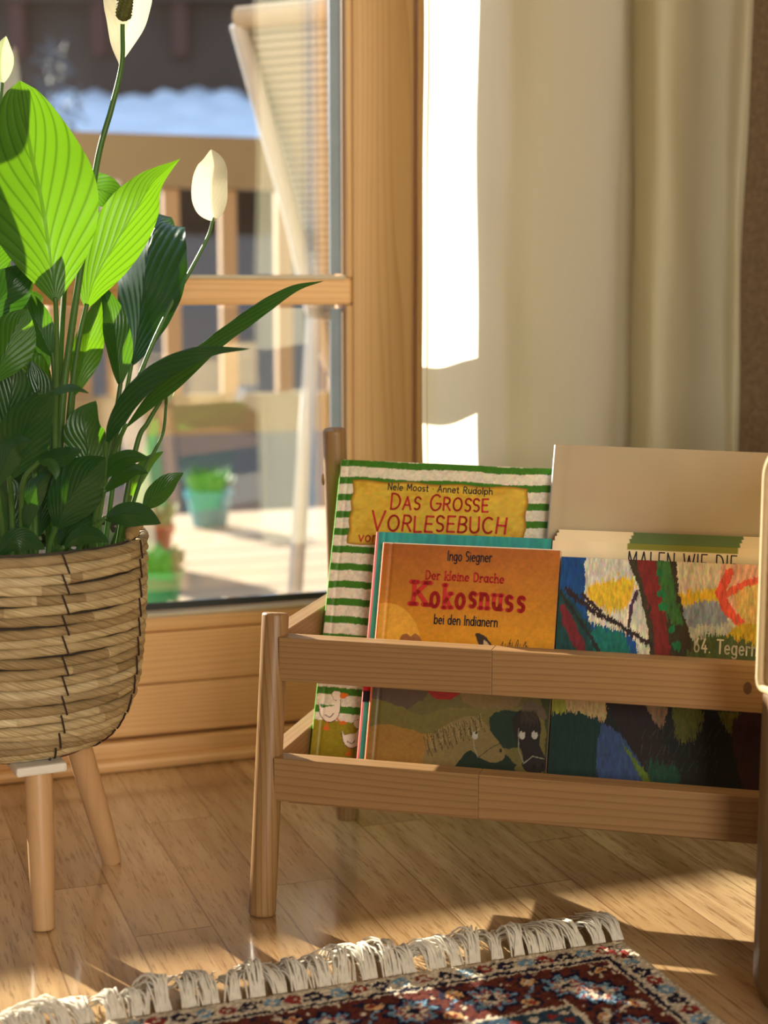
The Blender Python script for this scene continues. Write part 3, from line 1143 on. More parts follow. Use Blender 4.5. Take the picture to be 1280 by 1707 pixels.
# drawing units -> metres on each cover
A_GREEN = ((0.000551, 5.27e-05, -0.3517), (3.68e-05, -0.0005407, 0.6734))
A_ORANGE = ((0.0005257, 4.04e-05, -0.3712), (3.12e-05, -0.0005157, 0.6590))
A_PAINT = ((0.0004929, 2.66e-05, -0.4839), (3.04e-05, -0.0004988, 0.6410))

# --- green striped book
GW, GH, GD = 0.197, 0.2835, 0.013


def paint_green(x, y):
    u, v = inv_affine(A_GREEN)(x, y)
    c = Canvas(u, v)
    c.c[:] = (226, 214, 190)
    per = 0.0162
    yy = GH - y + 0.0007 * (fbm(x / .006, y / .02, 3) - .5) * 2 + 0.0006 * np.sin(x * 70)
    edge = 0.0004 * (fbm(x / .0012, yy * 0, 5) - .5) * 2
    ph = np.mod(yy + edge, per)
    c.fill((ph < 0.0064), (62, 118, 26))
    c.fill(x < 0.0006, (40, 96, 14))
    # meadow at the foot with two white geese
    g = y + 0.002 * (fbm(x / .01, y / .01, 8) - .5)
    c.fill(g < 0.0435, (146, 130, 24))
    c.brush(.10, 5, 5, 2)
    for ox, oy, sc in ((546, 1193, .95), (584, 1236, .85)):
        E = lambda px_, py_: (ox + (px_ - 545) * sc, oy + (py_ - 1182) * sc)
        body = [E(*p) for p in ((530, 1162), (535, 1170), (545, 1168), (557, 1166), (562, 1158), (560, 1150), (566, 1146), (568, 1160), (566, 1178), (560, 1190), (546, 1194), (534, 1184))]
        head = [E(*p) for p in ((553, 1146), (558, 1141), (566, 1142), (570, 1149), (568, 1156), (558, 1156))]
        for P_, colr in ((body, (70, 40, 24)), (head, (70, 40, 24))):
            cx_ = sum(p[0] for p in P_) / len(P_); cy_ = sum(p[1] for p in P_) / len(P_)
            c.poly([(cx_ + (p[0] - cx_) * 1.07, cy_ + (p[1] - cy_) * 1.07) for p in P_], colr)
        c.poly(body, (240, 222, 200)); c.poly(head, (240, 222, 200))
        c.poly([E(569, 1144), E(582, 1146), E(576, 1153), E(568, 1153)], (226, 116, 34))
        c.line([E(540, 1182), E(550, 1187), E(556, 1180)], 1.4, (90, 70, 60))
        c.line([E(546, 1194), E(543, 1204)], 2.2, (214, 104, 30)); c.poly([E(537, 1208), E(544, 1200), E(550, 1208)], (214, 104, 30))
        c.line([E(562, 1188), E(570, 1196)], 2.2, (214, 104, 30)); c.poly([E(566, 1199), E(573, 1192), E(580, 1197)], (214, 104, 30))
    return c.c


green = hardcover('picture_book', 'tall picture book with green and cream stripes and a yellow title plate', 0.0105, 0.098, GW, GH, GD, paint_green, (120, 200, 60), (110, 190, 60), roll=-0.0153)
FG = fwd_affine(A_GREEN)


def plate_paint(x, y):
    u, v = inv_affine(A_GREEN)(x, y)
    c = Canvas(u, v)
    c.c[:] = (214, 176, 62)
    f = fbm(u / 22, v / 16, 21)
    c.fill(f > .56, (204, 158, 44), .6)
    c.brush(.10, 9, 7, 5)
    return c.c


pl = MB()
px0, py1 = FG(587, 796)
px1, py0 = FG(879, 926)
px1 = FG(883, 800)[0]
nx, ny = 90, 44
rows, cols = [], []
for j in range(ny + 1):
    row = []
    for i in range(nx + 1):
        a, b = i / nx, j / ny
        x = px0 + (px1 - px0) * a; y = py0 + (py1 - py0) * b
        x += .0008 * math.sin(b * 17 + 1) * (a > .5) - .0007 * math.sin(b * 21) * (a < .5)
        y += .0007 * math.sin(a * 23) * (1 if b > .5 else -1) * abs(2 * b - 1)
        row.append((x, y, 0.0003))
    rows.append(row)
xy = np.array(rows)
pc = srgb_np(plate_paint(xy[..., 0], xy[..., 1]))
ed = np.minimum(np.minimum(np.linspace(0, 1, nx + 1), 1 - np.linspace(0, 1, nx + 1))[None, :] * 3.2, np.minimum(np.linspace(0, 1, ny + 1), 1 - np.linspace(0, 1, ny + 1))[:, None] * 1.5)
k = np.clip(ed / .07, 0, 1)[..., None]
pc = pc * k + srgb_np(np.array([150., 96, 26])) * (1 - k)
pl.grid(rows, col=pc.reshape(-1, 3).tolist())
pl.build('title_plate', M_cover, green, frame=1)


def line_px(A, root, text, x0, y0, x1, y1, hpx, wpx, mat, name='lettering', **kw):
    f = fwd_affine(A)
    a, b = f(x0, y0), f(x1, y1)
    sc = 0.000535
    return lettering(text, (a[0] + b[0]) / 2, (a[1] + b[1]) / 2, b[0] - a[0], hpx * sc, wpx * sc, mat, root, slope=(b[1] - a[1]) / (b[0] - a[0]), name=name, **kw)


kw = dict(z=0.0006)
line_px(A_GREEN, green, 'Nele Moost · Annet Rudolph', 646, 814, 822, 826, 11.5, 1.7, M_ink, 'author_lettering', jit=.05, bounce=.03, **kw)
line_px(A_GREEN, green, 'Das Grosse', 650, 847, 814, 855, 27, 3.4, M_redink, 'title_lettering', small=.80, jit=.06, bounce=.03, **kw)
line_px(A_GREEN, green, 'Vorlesebuch', 617, 883, 842, 892, 34, 3.7, M_redink, 'title_lettering', small=.78, jit=.06, bounce=.03, **kw)
line_px(A_GREEN, green, 'vom kleinen Raben Socke', 596, 902, 842, 914, 17, 2.4, M_redink, 'title_lettering', jit=.05, bounce=.02, **kw)

# --- teal book and orange book in front of it


def paint_teal(x, y):
    c = Canvas(x, y)
    c.c[:] = (52, 150, 146)
    c.fill(x < .0012, (226, 130, 130))
    c.fill((y < .088) & (y > .080), (196, 30, 40))
    c.fill((y < .080) & (y > .070), (26, 20, 30))
    c.brush(.12, .004, .02, 4)
    return c.c


OW, OH = 0.1565, 0.2145
teal = hardcover('picture_book', 'teal picture book hidden behind the orange book, only its edges showing', 0.0625, 0.0685, 0.157, 0.2215, 0.0115, paint_teal, (50, 150, 148), (214, 120, 120), res=0.001)


def paint_orange(x, y):
    u, v = inv_affine(A_ORANGE)(x, y)
    c = Canvas(u, v)
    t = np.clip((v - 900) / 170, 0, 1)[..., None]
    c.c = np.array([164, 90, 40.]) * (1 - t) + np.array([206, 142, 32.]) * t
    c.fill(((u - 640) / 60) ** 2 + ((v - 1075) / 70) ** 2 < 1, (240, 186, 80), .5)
    f = fbm(u / 30, v / 30, 31)[..., None]
    c.c *= 0.94 + .12 * f
    # tops of a thatched hut and of a pony's ear and mane, partly behind the rail
    c.poly([(664, 1085), (667, 1062), (678, 1058), (684, 1062), (692, 1058), (700, 1066), (704, 1085)], (150, 96, 56), 1)
    c.poly([(792, 1058), (808, 1062), (820, 1078), (824, 1092), (804, 1086)], (58, 44, 36), .6)
    c.poly([(806, 1068), (816, 1078), (818, 1088), (808, 1084)], (196, 170, 140), .5)
    for k in range(26):
        a = 824 + k * 2.1
        c.line([(a, 1092), (a + 6 + 3 * math.sin(k), 1072 + 6 * math.sin(k * 2.1) + abs(k - 12) * .6)], 1.1, (66, 52, 36))
    # lower scene: stone, meadow, tan and dark pony heads, dark foliage, red saddle cloth
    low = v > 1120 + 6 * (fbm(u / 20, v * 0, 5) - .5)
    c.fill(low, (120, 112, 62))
    c.poly([(596, 1120), (700, 1120), (716, 1150), (690, 1178), (640, 1196), (596, 1200)], (106, 86, 72), 3, 12, 7)
    c.poly([(596, 1170), (700, 1192), (760, 1180), (930, 1190), (930, 1300), (596, 1300)], (136, 124, 62), 4, 14, 8)
    c.poly([(596, 1228), (640, 1210), (700, 1222), (740, 1232), (748, 1268), (740, 1300), (596, 1300)], (186, 138, 62), 2, 14, 9)
    c.poly([(746, 1240), (800, 1232), (846, 1262), (850, 1300), (726, 1300)], (28, 52, 36), 5, 8, 10)
    c.poly([(700, 1120), (776, 1120), (776, 1140), (764, 1160), (740, 1168), (716, 1158)], (178, 40, 40), 1.5, 8, 11)
    c.poly([(776, 1120), (868, 1120), (872, 1156), (850, 1180), (800, 1180), (770, 1166)], (150, 122, 78), 4, 7, 12)
    c.poly([(884, 1120), (934, 1120), (934, 1300), (902, 1300), (906, 1220), (896, 1160)], (72, 80, 40), 3, 9, 13)
    c.poly([(816, 1196), (850, 1184), (876, 1200), (866, 1240), (826, 1242)], (34, 62, 46), 3, 7, 14)
    # tan pony head looking right
    c.poly([(706, 1262), (722, 1226), (752, 1204), (786, 1194), (806, 1204), (822, 1226), (838, 1248), (838, 1262), (822, 1270), (800, 1262), (782, 1250), (764, 1268), (744, 1290), (704, 1296)], (160, 138, 84), 1.2, 8, 15)
    for k in range(30):
        a = k / 29
        x0 = 706 + a * 92; y0 = 1228 - 32 * a + 4 * math.sin(k * 1.7)
        c.line([(x0, y0), (x0 + 8 + 5 * math.sin(k * 2.3), y0 + 30 - 6 * a)], 1.2, (92, 74, 40))
        c.line([(x0 + 2, y0 - 2), (x0 + 6 + 4 * math.sin(k * 1.3), y0 + 22)], .8, (196, 172, 116))
    c.ell(791, 1226, 5, 6.4, (226, 222, 206)); c.ell(793, 1222, 1.6, 2.2, (20, 16, 14))
    c.ell(833, 1250, 2.2, 3.4, (50, 40, 30))
    c.line([(786, 1212), (790, 1246), (796, 1262)], 1.3, (196, 190, 160)); c.line([(796, 1262), (816, 1246), (832, 1238)], 1.3, (90, 80, 50))
    # dark pony head facing us
    c.poly([(852, 1200), (864, 1184), (886, 1184), (898, 1206), (896, 1240), (906, 1262), (904, 1280), (884, 1286), (868, 1276), (868, 1254), (856, 1228)], (44, 36, 32), 1, 8, 16)
    c.poly([(868, 1186), (888, 1186), (900, 1200), (908, 1196), (900, 1178), (876, 1168)], (120, 100, 78), 1.5, 8, 17)
    for k in range(14):
        c.line([(868 + 1.8 * k, 1184), (866 + 2.1 * k, 1206 + 5 * math.sin(k * 2))], 1.2, (78, 62, 46))
    for ex in (868, 888):
        c.ell(ex, 1224, 5, 7, (228, 222, 206)); c.ell(ex + 1.5, 1218, 1.7, 2.2, (16, 12, 12))
    c.line([(870, 1270), (884, 1258), (902, 1262)], 1.6, (176, 170, 150)); c.line([(862, 1214), (862, 1250), (870, 1270)], 1.4, (176, 170, 150))
    c.ell(887, 1274, 3, 4.2, (14, 10, 10)); c.ell(900, 1273, 2.4, 4, (14, 10, 10))
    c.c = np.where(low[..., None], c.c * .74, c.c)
    c.brush(.07, 4.5, 4.5, 40)
    c.fill(u < 614.5 - (v - 905) * 0.0, (236, 150, 120), .0)
    c.fill(x < .0008, (224, 92, 70))
    c.fill(y > OH - .0007, (240, 226, 206))
    return c.c


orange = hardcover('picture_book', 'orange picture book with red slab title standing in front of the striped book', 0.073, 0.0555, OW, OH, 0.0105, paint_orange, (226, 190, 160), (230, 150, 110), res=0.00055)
line_px(A_ORANGE, orange, 'Ingo Siegner', 746, 934, 820, 938, 16, 1.7, M_ink, 'author_lettering', **kw)
line_px(A_ORANGE, orange, 'Der kleine Drache', 709, 965, 840, 974, 14, 2.3, M_redink, 'title_lettering', slab_=.06, jit=.04, bounce=.03, gap=.16, **kw)
line_px(A_ORANGE, orange, 'K', 685, 1007, 712, 1009, 36, 7.4, M_redink, 'title_lettering', slab_=.13, **kw)
line_px(A_ORANGE, orange, 'okosnuss', 717, 1011, 873, 1020, 37, 6.4, M_redink, 'title_lettering', slab_=.10, jit=.07, bounce=.05, gap=.26, seed=8, **kw)
line_px(A_ORANGE, orange, 'bei den Indianern', 723, 1041, 829, 1047, 15.5, 1.8, M_ink, 'subtitle_lettering', **kw)

# --- painted booklet, flyers behind it, plain white book at the back
PW, PH = 0.185, 0.2085


def paint_booklet(x, y):
    u, v = inv_affine(A_PAINT)(x, y)
    c = Canvas(u, v)
    c.strokes = True
    c.c[:] = (206, 200, 182)
    # blue and green left side
    c.poly([(900, 915), (985, 915), (972, 985), (990, 1040), (1050, 1060), (1050, 1110), (900, 1110)], (20, 70, 130), 5, 14, 51)
    c.poly([(905, 985), (940, 990), (985, 1050), (1005, 1110), (905, 1120)], (24, 66, 66), 4, 10, 52)
    c.poly([(985, 1050), (1040, 1062), (1048, 1120), (1000, 1120)], (18, 104, 96), 5, 12, 53)
    c.poly([(930, 1010), (946, 1020), (975, 1080), (964, 1090), (940, 1050)], (110, 34, 42), 3, 8, 54)
    # pale bays with yellow strokes
    c.poly([(980, 915), (1052, 915), (1054, 985), (1040, 1020), (1000, 1010), (976, 980)], (196, 192, 178), 3, 12, 55)
    c.poly([(978, 978), (1054, 962), (1046, 1010), (1020, 1022), (992, 1008)], (214, 176, 44), 6, 7, 56)
    c.poly([(1058, 985), (1072, 1000), (1072, 1040), (1056, 1036)], (190, 186, 176), 2, 8, 57)
    c.poly([(1112, 925), (1216, 925), (1204, 1000), (1130, 1010)], (212, 196, 170), 3, 10, 58)
    c.poly([(1128, 992), (1196, 982), (1196, 1004), (1136, 1012)], (220, 180, 48), 4, 6, 59)
    c.poly([(1138, 1018), (1196, 1004), (1214, 1062), (1150, 1060)], (140, 150, 166), 4, 9, 60)
    c.poly([(1148, 1050), (1222, 1046), (1226, 1090), (1160, 1100)], (184, 184, 172), 4, 9, 61)
    # thick tree trunk, dark red and green
    c.poly([(1048, 915), (1120, 915), (1132, 990), (1150, 1060), (1168, 1120), (1092, 1120), (1080, 1050), (1064, 980)], (58, 50, 34), 3, 10, 62)
    c.poly([(1062, 925), (1092, 930), (1106, 1000), (1118, 1110), (1096, 1110), (1084, 1020)], (120, 36, 34), 5, 9, 63)
    c.poly([(1094, 925), (1114, 925), (1128, 1000), (1138, 1040), (1112, 1030)], (58, 106, 52), 5, 6, 64)
    for cx_, cy_, r_ in ((1103, 990, 7), (1105, 1012, 8), (1100, 955, 6), (1120, 1050, 6), (1128, 1078, 8)):
        c.ell(cx_, cy_, r_, r_, (28, 112, 66), 2)
    # branch
    c.line([(940, 980), (985, 1018), (1030, 1042), (1085, 1076)], 9, (44, 32, 34), 3, 8, 65)
    c.line([(968, 990), (1000, 1020)], 6, (50, 34, 34), 2); c.line([(1048, 1044), (1052, 1010), (1062, 985)], 6, (66, 40, 60), 2)
    c.line([(930, 985), (985, 1065), (1010, 1110)], 6, (36, 40, 40), 3)
    # red ring shape and pink sky at the right
    c.poly([(1210, 930), (1300, 930), (1300, 1050), (1230, 1044), (1204, 1000)], (226, 170, 140), 3, 12, 66)
    c.poly([(1226, 985), (1300, 975), (1300, 1050), (1240, 1040)], (214, 178, 104), 4, 10, 67)
    c.line([(1216, 955), (1200, 990), (1212, 1020), (1232, 1040)], 15, (226, 88, 66), 2, 9, 68)
    c.line([(1212, 992), (1240, 975), (1290, 962)], 11, (228, 92, 70), 2, 9, 69)
    c.poly([(1222, 1046), (1310, 1050), (1310, 1110), (1216, 1096)], (196, 164, 34), 3, 12, 70)
    c.poly([(1160, 1070), (1224, 1064), (1300, 1100), (1300, 1130), (1150, 1125)], (76, 92, 52), 6, 8, 71)
    # lower half: dark wood, blue pond, green glints
    c.fill(v > 1112 + 4 * np.sin(u / 14.), (26, 28, 26))
    c.poly([(915, 1160), (1002, 1160), (1000, 1212), (915, 1200)], (196, 164, 108), 4, 8, 72)
    c.poly([(915, 1160), (940, 1160), (940, 1200), (915, 1204)], (150, 150, 50), 4, 8, 73)
    c.poly([(905, 1200), (1002, 1206), (1000, 1320), (905, 1320)], (14, 52, 46), 4, 9, 74)
    c.poly([(1001, 1214), (1020, 1216), (1046, 1240), (1078, 1304), (1000, 1304)], (58, 82, 130), 2.5, 9, 75)
    c.poly([(1036, 1236), (1056, 1262), (1092, 1306), (1076, 1306)], (104, 128, 30), 2, 9, 76)
    c.poly([(1010, 1164), (1074, 1164), (1100, 1220), (1128, 1300), (1096, 1300), (1050, 1244)], (38, 22, 24), 3, 9, 77)
    c.poly([(1074, 1166), (1112, 1172), (1104, 1210), (1088, 1200)], (140, 108, 74), 4, 7, 78)
    c.poly([(1122, 1180), (1168, 1186), (1160, 1228), (1130, 1236)], (106, 108, 34), 6, 6, 79)
    c.poly([(1196, 1188), (1240, 1194), (1222, 1230)], (112, 104, 30), 5, 6, 80)
    c.poly([(1080, 1270), (1130, 1280), (1126, 1316), (1090, 1316)], (16, 74, 50), 6, 6, 81)
    c.poly([(1220, 1200), (1300, 1200), (1300, 1320), (1240, 1320)], (70, 34, 38), 4, 9, 82)
    for k in range(40):
        a = 1070 + 11 * (k % 12) + 3 * math.sin(k); b = 1215 + 26 * (k // 12)
        c.line([(a, b + 18), (a + 5 * math.sin(k * 1.9) + 6, b)], 1.2, (66, 92, 74), 1, alpha=.6)
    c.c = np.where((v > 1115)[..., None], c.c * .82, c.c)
    c.brush(.20, 3.2, 14, 90)
    c.brush(.08, 1.6, 6, 92)
    return c.c


def booklet_like(name, label, cat, r0, e0, w, h, d, paint, edge, res, z0=0.10, group=None):
    root = frame_root(name, r0, e0, z0)
    tag(root, label, cat, group)
    mb = MB()
    front_grid(mb, w, h, 0.0, paint, res)
    ec = srgb(*edge)
    mb.add([(0, 0, -d), (w, 0, -d), (w, h, -d), (0, h, -d), (0, 0, 0), (w, 0, 0), (w, h, 0), (0, h, 0)],
           [(0, 3, 2, 1), (0, 1, 5, 4), (1, 2, 6, 5), (2, 3, 7, 6), (3, 0, 4, 7)], ec)
    mb.build('cover', M_cover, root, smooth=False, frame=1)
    return root


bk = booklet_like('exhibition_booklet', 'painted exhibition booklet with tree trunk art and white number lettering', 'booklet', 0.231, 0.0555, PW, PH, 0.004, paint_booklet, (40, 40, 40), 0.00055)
M_white_ink = plain('cream_ink', (0.72, 0.66, 0.52), 0.4)
line_px(A_PAINT, bk, '64. Tegernsee', 1156, 1088, 1292, 1098, 21, 2.6, M_white_ink, 'title_lettering', gap=.16, **kw)


def paint_flyer(x, y):
    c = Canvas(x, y)
    c.c[:] = (238, 218, 180)
    h = 0.2245
    c.fill((x > .064) & (x < .157) & (y > h - .0056) & (y < h + .001), (132, 132, 50))
    c.brush(.03, .02, .02, 3)
    return c.c


def paint_flyer_behind(x, y):
    c = Canvas(x, y)
    c.c[:] = (238, 218, 180)
    c.fill((x > .064) & (x < .157), (96, 118, 70))
    return c.c


FT = [0.2205, 0.2225, 0.2240, 0.2254, 0.2266, 0.2278, 0.2290]
FPOS = ['frontmost of the cream flyers, its headline just above the painted booklet', 'cream flyer directly behind the front headline flyer', 'cream flyer lying third from the front of its pile',
        'cream flyer in the middle of the pile', 'cream flyer third from the back of its pile', 'cream flyer next to the rearmost of its pile', 'rearmost and tallest cream flyer touching the plain white book']
for i, t in enumerate(FT):
    root = frame_root('flyer', 0.2208 + 0.0006 * i + (0.0010 if i % 2 else 0), 0.0672 + 0.0014 * i)
    tag(root, FPOS[i], 'flyer', 'cream flyers behind the painted booklet')
    mb = MB()
    w = 0.19
    hh = t
    front_grid(mb, w, hh, 0.0, (lambda x, y, hh=hh: paint_flyer(x, y + 0.2245 - hh)) if i == 0 else (lambda x, y, hh=hh: np.where((y > hh - .012)[..., None], paint_flyer_behind(x, y), np.array([238., 218, 180]))), 0.0012)
    ec = srgb(236, 216, 178)
    mb.add([(0, 0, -.0008), (w, 0, -.0008), (w, hh, -.0008), (0, hh, -.0008), (0, 0, 0), (w, 0, 0), (w, hh, 0), (0, hh, 0)], [(0, 3, 2, 1), (0, 1, 5, 4), (1, 2, 6, 5), (2, 3, 7, 6), (3, 0, 4, 7)], ec)
    mb.build('sheet', M_matte, root, smooth=False, frame=1)
    if i == 0:
        lettering('MALEN WIE DIE', .0655 + .0455, hh - .0070 - .0150, .091, .0150, .0011, M_ink, root, z=.0003, name='headline_lettering', gap=.16)


def paint_white(x, y):
    c = Canvas(x, y)
    c.c[:] = (184, 164, 134)
    c.brush(.03, .05, .05, 3)
    return c.c


hardcover('art_book', 'large plain cream hardcover book at the back right of the rack', 0.2105, 0.0832, 0.225, 0.3045, 0.013, paint_white, (206, 198, 186), (196, 200, 210), res=0.004, roll=-0.0153, mat=M_matte)

# ------------------------------------------------------------------ planter on three legs
PC = Vector((-0.317, 1.314, 0))
CAMDIR = math.atan2(-PC.y, -PC.x)
planter = empty('basket_planter', PC)
tag(planter, 'coiled straw rope basket planter on three wooden legs by the door', 'planter')
BPROF = [(.058, .1385), (.070, .1405), (.0855, .152), (.097, .170), (.1035, .190), (.1075, .218), (.1105, .255), (.1120, .290), (.1130, .316)]
bp = spline([(a, b, 0) for a, b in BPROF], 20)
cum = [0]
for a, b in zip(bp, bp[1:]): cum.append(cum[-1] + (b - a).length)
NCOIL = 24


def prof_at(d):
    d = max(0, min(cum[-1], d))
    i = max(0, min(len(bp) - 2, int(np.searchsorted(cum, d)) - 1))
    t = (d - cum[i]) / (cum[i + 1] - cum[i])
    return bp[i].lerp(bp[i + 1], t)


cr = cum[-1] / NCOIL / 2
ROPE = np.array([[158, 136, 98], [206, 186, 142], [228, 212, 172], [172, 148, 106], [200, 180, 138]], float)
mb = MB()
NT, NP = 720, 12
for c in range(NCOIL):
    ctr = prof_at((c + .5) * 2 * cr)
    base_t = rng.integers(0, 5)
    th = np.linspace(0, 2 * PI, NT, endpoint=False)
    TH0 = CAMDIR + PI
    seg = rng.integers(0, 5, 9)
    sp = np.sort(rng.uniform(0, 2 * PI, 9))
    tone = ROPE[seg[np.searchsorted(sp, th) % 9]] * .75 + ROPE[base_t] * .25
    off = rng.uniform(0, 6)
    rows, cols, ruv = [], [], []
    wz = .0010 * np.sin(th * 2 + off) + .0006 * np.sin(th * 5 + off * 2)
    rr_ = cr * (1.04 + .05 * np.sin(th * 3 + off * 3) + .04 * np.sin(th * 11 + off))
    for i in range(NT):
        row = []
        tw = th[i] * 11
        tc_, ts_ = math.cos(th[i] + TH0), math.sin(th[i] + TH0)
        for k in range(NP):
            ph = 2 * PI * k / NP + PI
            q = rr_[i] * (1 + .055 * math.cos(2 * (ph + tw) + off) + .03 * math.cos(3 * (ph + tw)))
            rad = ctr.x - .002 + q * math.cos(ph)
            row.append(PC + Vector((rad * tc_, rad * ts_, ctr.y + wz[i] + q * math.sin(ph))))
            cols.append(tone[i])
            ruv.append(((ph + tw) / (2 * PI), th[i] + off * 7))
        rows.append(row)
    mb.grid(rows, closed_u=True, closed_v=True, col=srgb_np(np.array(cols)).tolist(), uv=ruv)


def rope_material():
    m, nt, out = new_mat('straw_rope')
    a = nt.nodes.new('ShaderNodeAttribute')
    a.attribute_name = 'Col'
    uv = nt.nodes.new('ShaderNodeUVMap')
    mp = nt.nodes.new('ShaderNodeMapping')
    mp.inputs['Scale'].default_value = (22, 2.6, 1)
    nt.links.new(uv.outputs[0], mp.inputs[0])
    f = noise(nt, mp.outputs[0], 1.0, 4, 0.6)
    g = ramp(nt, f, [(0.32, 0.0), (0.68, 1.0)])
    c = mix_col(nt, g, (0.50, 0.46, 0.40), (1.12, 1.12, 1.12))
    c = mix_col(nt, 1.0, a.outputs['Color'], c, 'MULTIPLY')
    principled(nt, out, c, 0.65, 0.3, bump(nt, g, 0.5, 0.0010))
    return m


M_rope = rope_material()
basket = mb.build('basket', M_rope, planter, angle=180)
# inner lining so that the wall is closed
mb = MB()
mb.grid([[PC + Vector((max(.001, p.x - .006 - (.0 if i else p.x)) * math.cos(2 * PI * k / 40), max(.001, p.x - .006 - (.0 if i else p.x)) * math.sin(2 * PI * k / 40), p.y + (.002 if i < len(bp) - 1 else -.006))) for k in range(40)] for i, p in enumerate(bp)], closed_v=True)
mb.build('lining', plain('brown_lining', (0.055, 0.040, 0.026), 0.8), planter)
# rim stub where the rope ends
mb = MB()
for az0, d0 in ((1.02, 0.0), (1.12, .004)):
    pts = []
    for i in range(9):
        a = CAMDIR + az0 + .16 * i / 8
        pts.append(PC + Vector((.110 * math.cos(a), .110 * math.sin(a), .318 + d0 + .006 * math.sin(PI * i / 8))))
    mb.tube(pts, [.002, .0042, .005, .005, .005, .005, .0045, .0035, .001], 10, col=srgb(196, 168, 116))
mb.uv = [(k * .1, k * .01) for k in range(len(mb.v))]
mb.build('rope_end', M_rope, planter)
# dark stitching, seven rows
for q in range(8):
    mb = MB()
    az = CAMDIR + R(21) + q * 2 * PI / 8
    for c in range(0, NCOIL - 1, 2):
        pts = []
        for i in range(9):
            d = (c + .1 + 2.0 * i / 8) * 2 * cr
            p = prof_at(d)
            bul = cr * (1.16 + .10 * abs(math.sin(PI * d / (2 * cr))))
            nrm = (prof_at(d + .002) - prof_at(d - .002)); nrm = Vector((nrm.y, -nrm.x, 0)).normalized()
            a = az + .05 * (1 - i / 8) + .01 * math.sin(c * 3 + q) - .03
            rad = p.x - .002 + nrm.x * bul
            pts.append(PC + Vector((rad * math.cos(a), rad * math.sin(a), p.y + nrm.y * bul)))
        mb.tube(pts, .00085, 6)
    mb.build('stitching', plain('dark_thread', (0.025, 0.012, 0.012), 0.6), planter)
mb = MB()
mb.tube([PC + Vector((.061 * math.cos(2 * PI * k / 48), .061 * math.sin(2 * PI * k / 48), .1355)) for k in range(49)], .0022, 8)
mb.build('base_cord', plain('brown_cord', (0.10, 0.035, 0.02), 0.6), planter)
M_leg = wood('turned_beech', (0.58, 0.36, 0.18), (0.45, 0.25, 0.11), 0, 'Z', 40, 0.4, 0.5)
LEGS = [((-0.281, 1.228), (-0.2868, 1.252)), ((-0.251, 1.383), (-0.2745, 1.350)), ((-0.408, 1.330), (-0.388, 1.322))]
for (bx, by), (tx, ty) in LEGS:
    mb = MB()
    a, b = Vector((bx, by, 0.0)), Vector((tx, ty, 0.1283))
    ts = [0, .006, .02, .3, .6, .9, 1]
    rs = [.0078, .0086, .0090, .0102, .0110, .0114, .0114]
    mb.tube([a.lerp(b, t) for t in ts], rs, 24)
    mb.build('leg', M_leg, planter, angle=50)
M_brk = plain('white_plastic', (0.72, 0.68, 0.60), 0.45)
for (bx, by), (tx, ty) in LEGS:
    mb = MB()
    c = Vector((tx, ty, .1284))
    dirc = (Vector((tx, ty, 0)) - PC); dirc.z = 0; dirc.normalize()
    tg = Vector((-dirc.y, dirc.x, 0))
    mb.box(c - dirc * .034 - tg * .021, dirc * .048, tg * .042, ZV * .0080)
    mb.build('bracket', M_brk, planter, smooth=False, bevel=.002)

# soil and crumpled liner film, both part of the pot plant
plant = empty('peace_lily', PC + Vector((0, 0, .29)))
tag(plant, 'peace lily with broad sunlit leaves and white flowers in the straw basket', 'plant')
mb = MB()
P = []
for i in range(10):
    rr = .104 * i / 9 + .0005
    P.append([PC + Vector((rr * math.cos(2 * PI * k / 40), rr * math.sin(2 * PI * k / 40), .292 + .006 * vnoise(np.array([i * 1.3]), np.array([k * .7]))[0])) for k in range(40)])
mb.grid(P, closed_v=True)
mb.build('soil', plain('potting_soil', (0.035, 0.024, 0.016), 0.95, .1, .6, 300), plant)
mb = MB()
P = []
for i in range(6):
    row = []
    for k in range(90):
        a = 2 * PI * k / 90
        rr = .1045 + .0012 * math.sin(k * 2.3 + i) + .0008 * i * math.sin(k * .9)
        row.append(PC + Vector((rr * math.cos(a), rr * math.sin(a),   .290 + .0042 * i + (.003 * math.sin(k * 1.1) + .002 * math.sin(k * 2.7)) * i / 5)))
    P.append(row)
mb.grid(P, closed_v=True)
mb.build('liner_film', plain('white_film', (0.66, 0.63, 0.56), 0.25), plant)

L_SUN = leaf_mat('leaf_sunlit', (0.050, 0.17, 0.020), (0.15, 0.33, 0.006), 0.34, 1.0, 0.50)  # sunlit, middle and shaded copies of one leaf; light put into the colour
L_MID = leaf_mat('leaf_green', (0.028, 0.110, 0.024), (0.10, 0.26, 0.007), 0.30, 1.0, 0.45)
L_SHADE = leaf_mat('leaf_shaded', (0.018, 0.075, 0.020), (0.065, 0.21, 0.007), 0.28, 1.0, 0.24)
M_stem = leaf_mat('leaf_stalk', (0.075, 0.17, 0.035), (0.22, 0.40, 0.06), 0.40, 0.0, 0.25)
M_spathe = leaf_mat('white_spathe', (0.66, 0.60, 0.44), (0.78, 0.72, 0.50), 0.5, 0.18, 0.40)
M_spathe_g = leaf_mat('greenish_spathe', (0.50, 0.56, 0.30), (0.62, 0.72, 0.34), 0.5, 0.2, 0.45)


def wprof(t, peak=.46, base=.85, tip=.80):
    """leaf outline: quick swell, long drawn-out tip"""
    if t < peak:
        return math.sin(PI / 2 * (t / peak) ** base)
    q = (t - peak) / (1 - peak)
    return max(0.0, math.cos(PI / 2 * q) ** tip * (1 - .18 * q ** 3))


